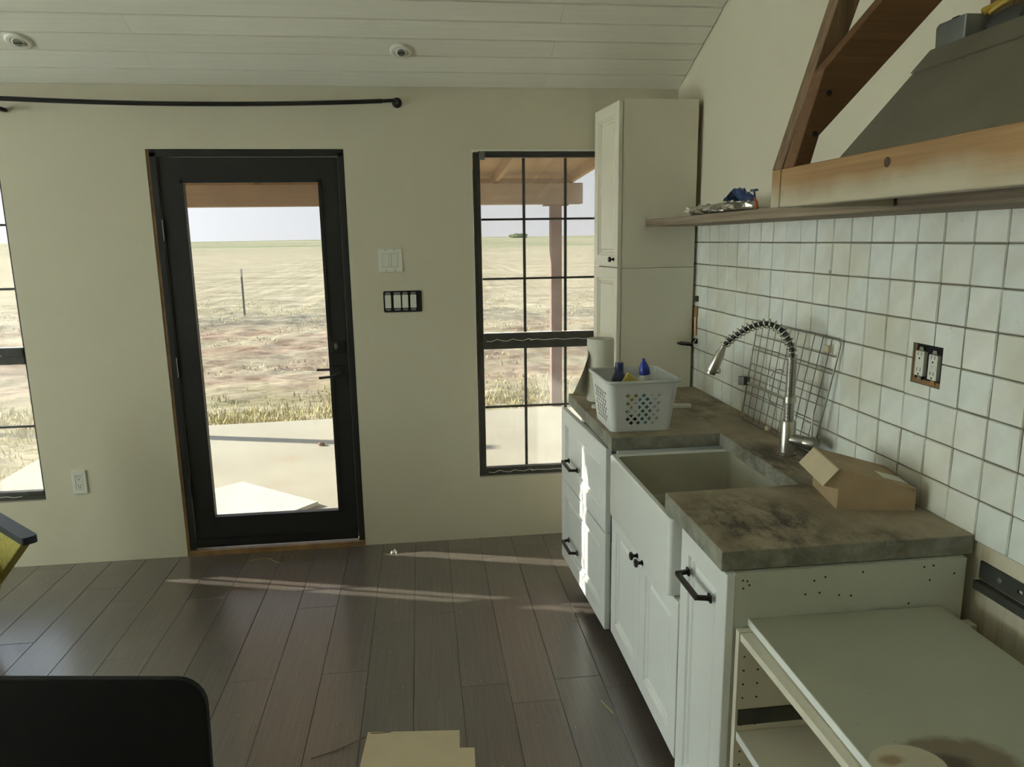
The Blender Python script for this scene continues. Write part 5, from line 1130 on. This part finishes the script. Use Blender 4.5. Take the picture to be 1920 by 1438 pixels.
b = MB(); nx = len(xs)
for y in ys:
    for x in xs: b.v.append((x, y, gz(x, y)))
for i in range(len(ys) - 1):
    for q in range(nx - 1): b.f.append((i * nx + q, i * nx + q + 1, (i + 1) * nx + q + 1, (i + 1) * nx + q))
me = bpy.data.meshes.new('ground'); me.from_pydata(b.v, [], b.f); me.materials.append(MATS['dry_field'])
o = bpy.data.objects.new('ground', me); COL.objects.link(o); sobj(o, 'flat dry grass and bare dirt field reaching to the horizon')
for p in me.polygons: p.use_smooth = True
# grass blades along the slab edge and around the fence line
b = MB()
def blade(x, y, h, w, z):
    if any(abs(x - q_) < 0.3 and abs(y - 7.35) < 0.3 for q_ in (1.352, -4.25)): return
    a = random.uniform(0, 2 * PI); le = random.uniform(0.2, 0.9) * h; dx, dy = math.cos(a) * w, math.sin(a) * w; lx_, ly_ = -math.sin(a) * le, math.cos(a) * le
    b.add([(x - dx, y - dy, z), (x + dx, y + dy, z), (x + dx * .6 + lx_ * .4, y + dy * .6 + ly_ * .4, z + h * .6), (x - dx * .6 + lx_ * .4, y - dy * .6 + ly_ * .4, z + h * .6), (x + lx_, y + ly_, z + h)], [(0, 1, 2, 3), (3, 2, 4)])
for q in range(9000):
    x = random.uniform(-6.5, 3.2); y = 7.22 + abs(random.gauss(0, 0.55)) + (x + 0.9) * 0.05
    if noise.noise(Vector((x * 1.3, y * 1.3, 4))) < random.uniform(-0.5, 0.25): continue
    blade(x, y, random.uniform(0.03, 0.11), random.uniform(0.004, 0.008), gz(x, y) - 0.01)
for q in range(5000):
    x = random.uniform(-8, -3.2); y = random.uniform(4.3, 8.5)
    if noise.noise(Vector((x * 0.9, y * 0.9, 7))) < random.uniform(-0.4, 0.2): continue
    blade(x, y, random.uniform(0.03, 0.10), random.uniform(0.004, 0.008), gz(x, y) - 0.01)
for q in range(9000):
    y = random.uniform(8.2, 24); x = random.uniform(-0.55, 0.3) * y
    if noise.noise(Vector((x * 0.7, y * 0.7, 11))) < 0.05 + (0.15 if 9 < y < 15 else -0.15): continue
    blade(x, y, random.uniform(0.02, 0.07), random.uniform(0.006, 0.014), gz(x, y) - 0.01)
o = b.build('grass', 'grass_blade', org=(0, 7, -0.15)); o.location = (0, 7, -0.15); tag(o, 'dry grass tufts at the slab edge and across the field', 'grass', kind='stuff')
t = thing('fence_post', 'thin steel fence post standing in the field', 'fence post', (-4.41, 19.0, -0.15))
MB().box(-4.43, -4.39, 18.98, 19.02, -0.3, 0.99).build('shaft', 'steel_post', t)
MB().box(-4.425, -4.395, 18.975, 19.025, 0.80, 0.99).build('tip', 'white_plastic', t)
for i, (x, y, r, lab) in enumerate(((-95, 150, 3.2, 'low green shrub on the horizon seen in the left window'), (-82, 240, 2.2, 'dark shrub on the horizon at the left of the door'), (-18, 330, 1.8, 'distant shrub on the skyline right of the door centre'), (40, 300, 2.0, 'small shrub on the skyline behind the window'))):
    bm = bmesh.new(); bmesh.ops.create_icosphere(bm, subdivisions=3, radius=1.0)
    for v in bm.verts:
        k_ = 1 + 0.5 * noise.noise(v.co * 2.3 + Vector((i * 7, 0, 0))); v.co = Vector((v.co.x * r * 1.8 * k_, v.co.y * r * k_, v.co.z * r * 0.6 * k_))
    me = bpy.data.meshes.new('shrub'); bm.to_mesh(me); bm.free(); me.materials.append(MATS['shrub'])
    o = bpy.data.objects.new('distant_shrub', me); COL.objects.link(o); o.location = (x, y, gz(x, y) + r * 0.3); tag(o, lab, 'shrub', 'shrubs on the horizon')
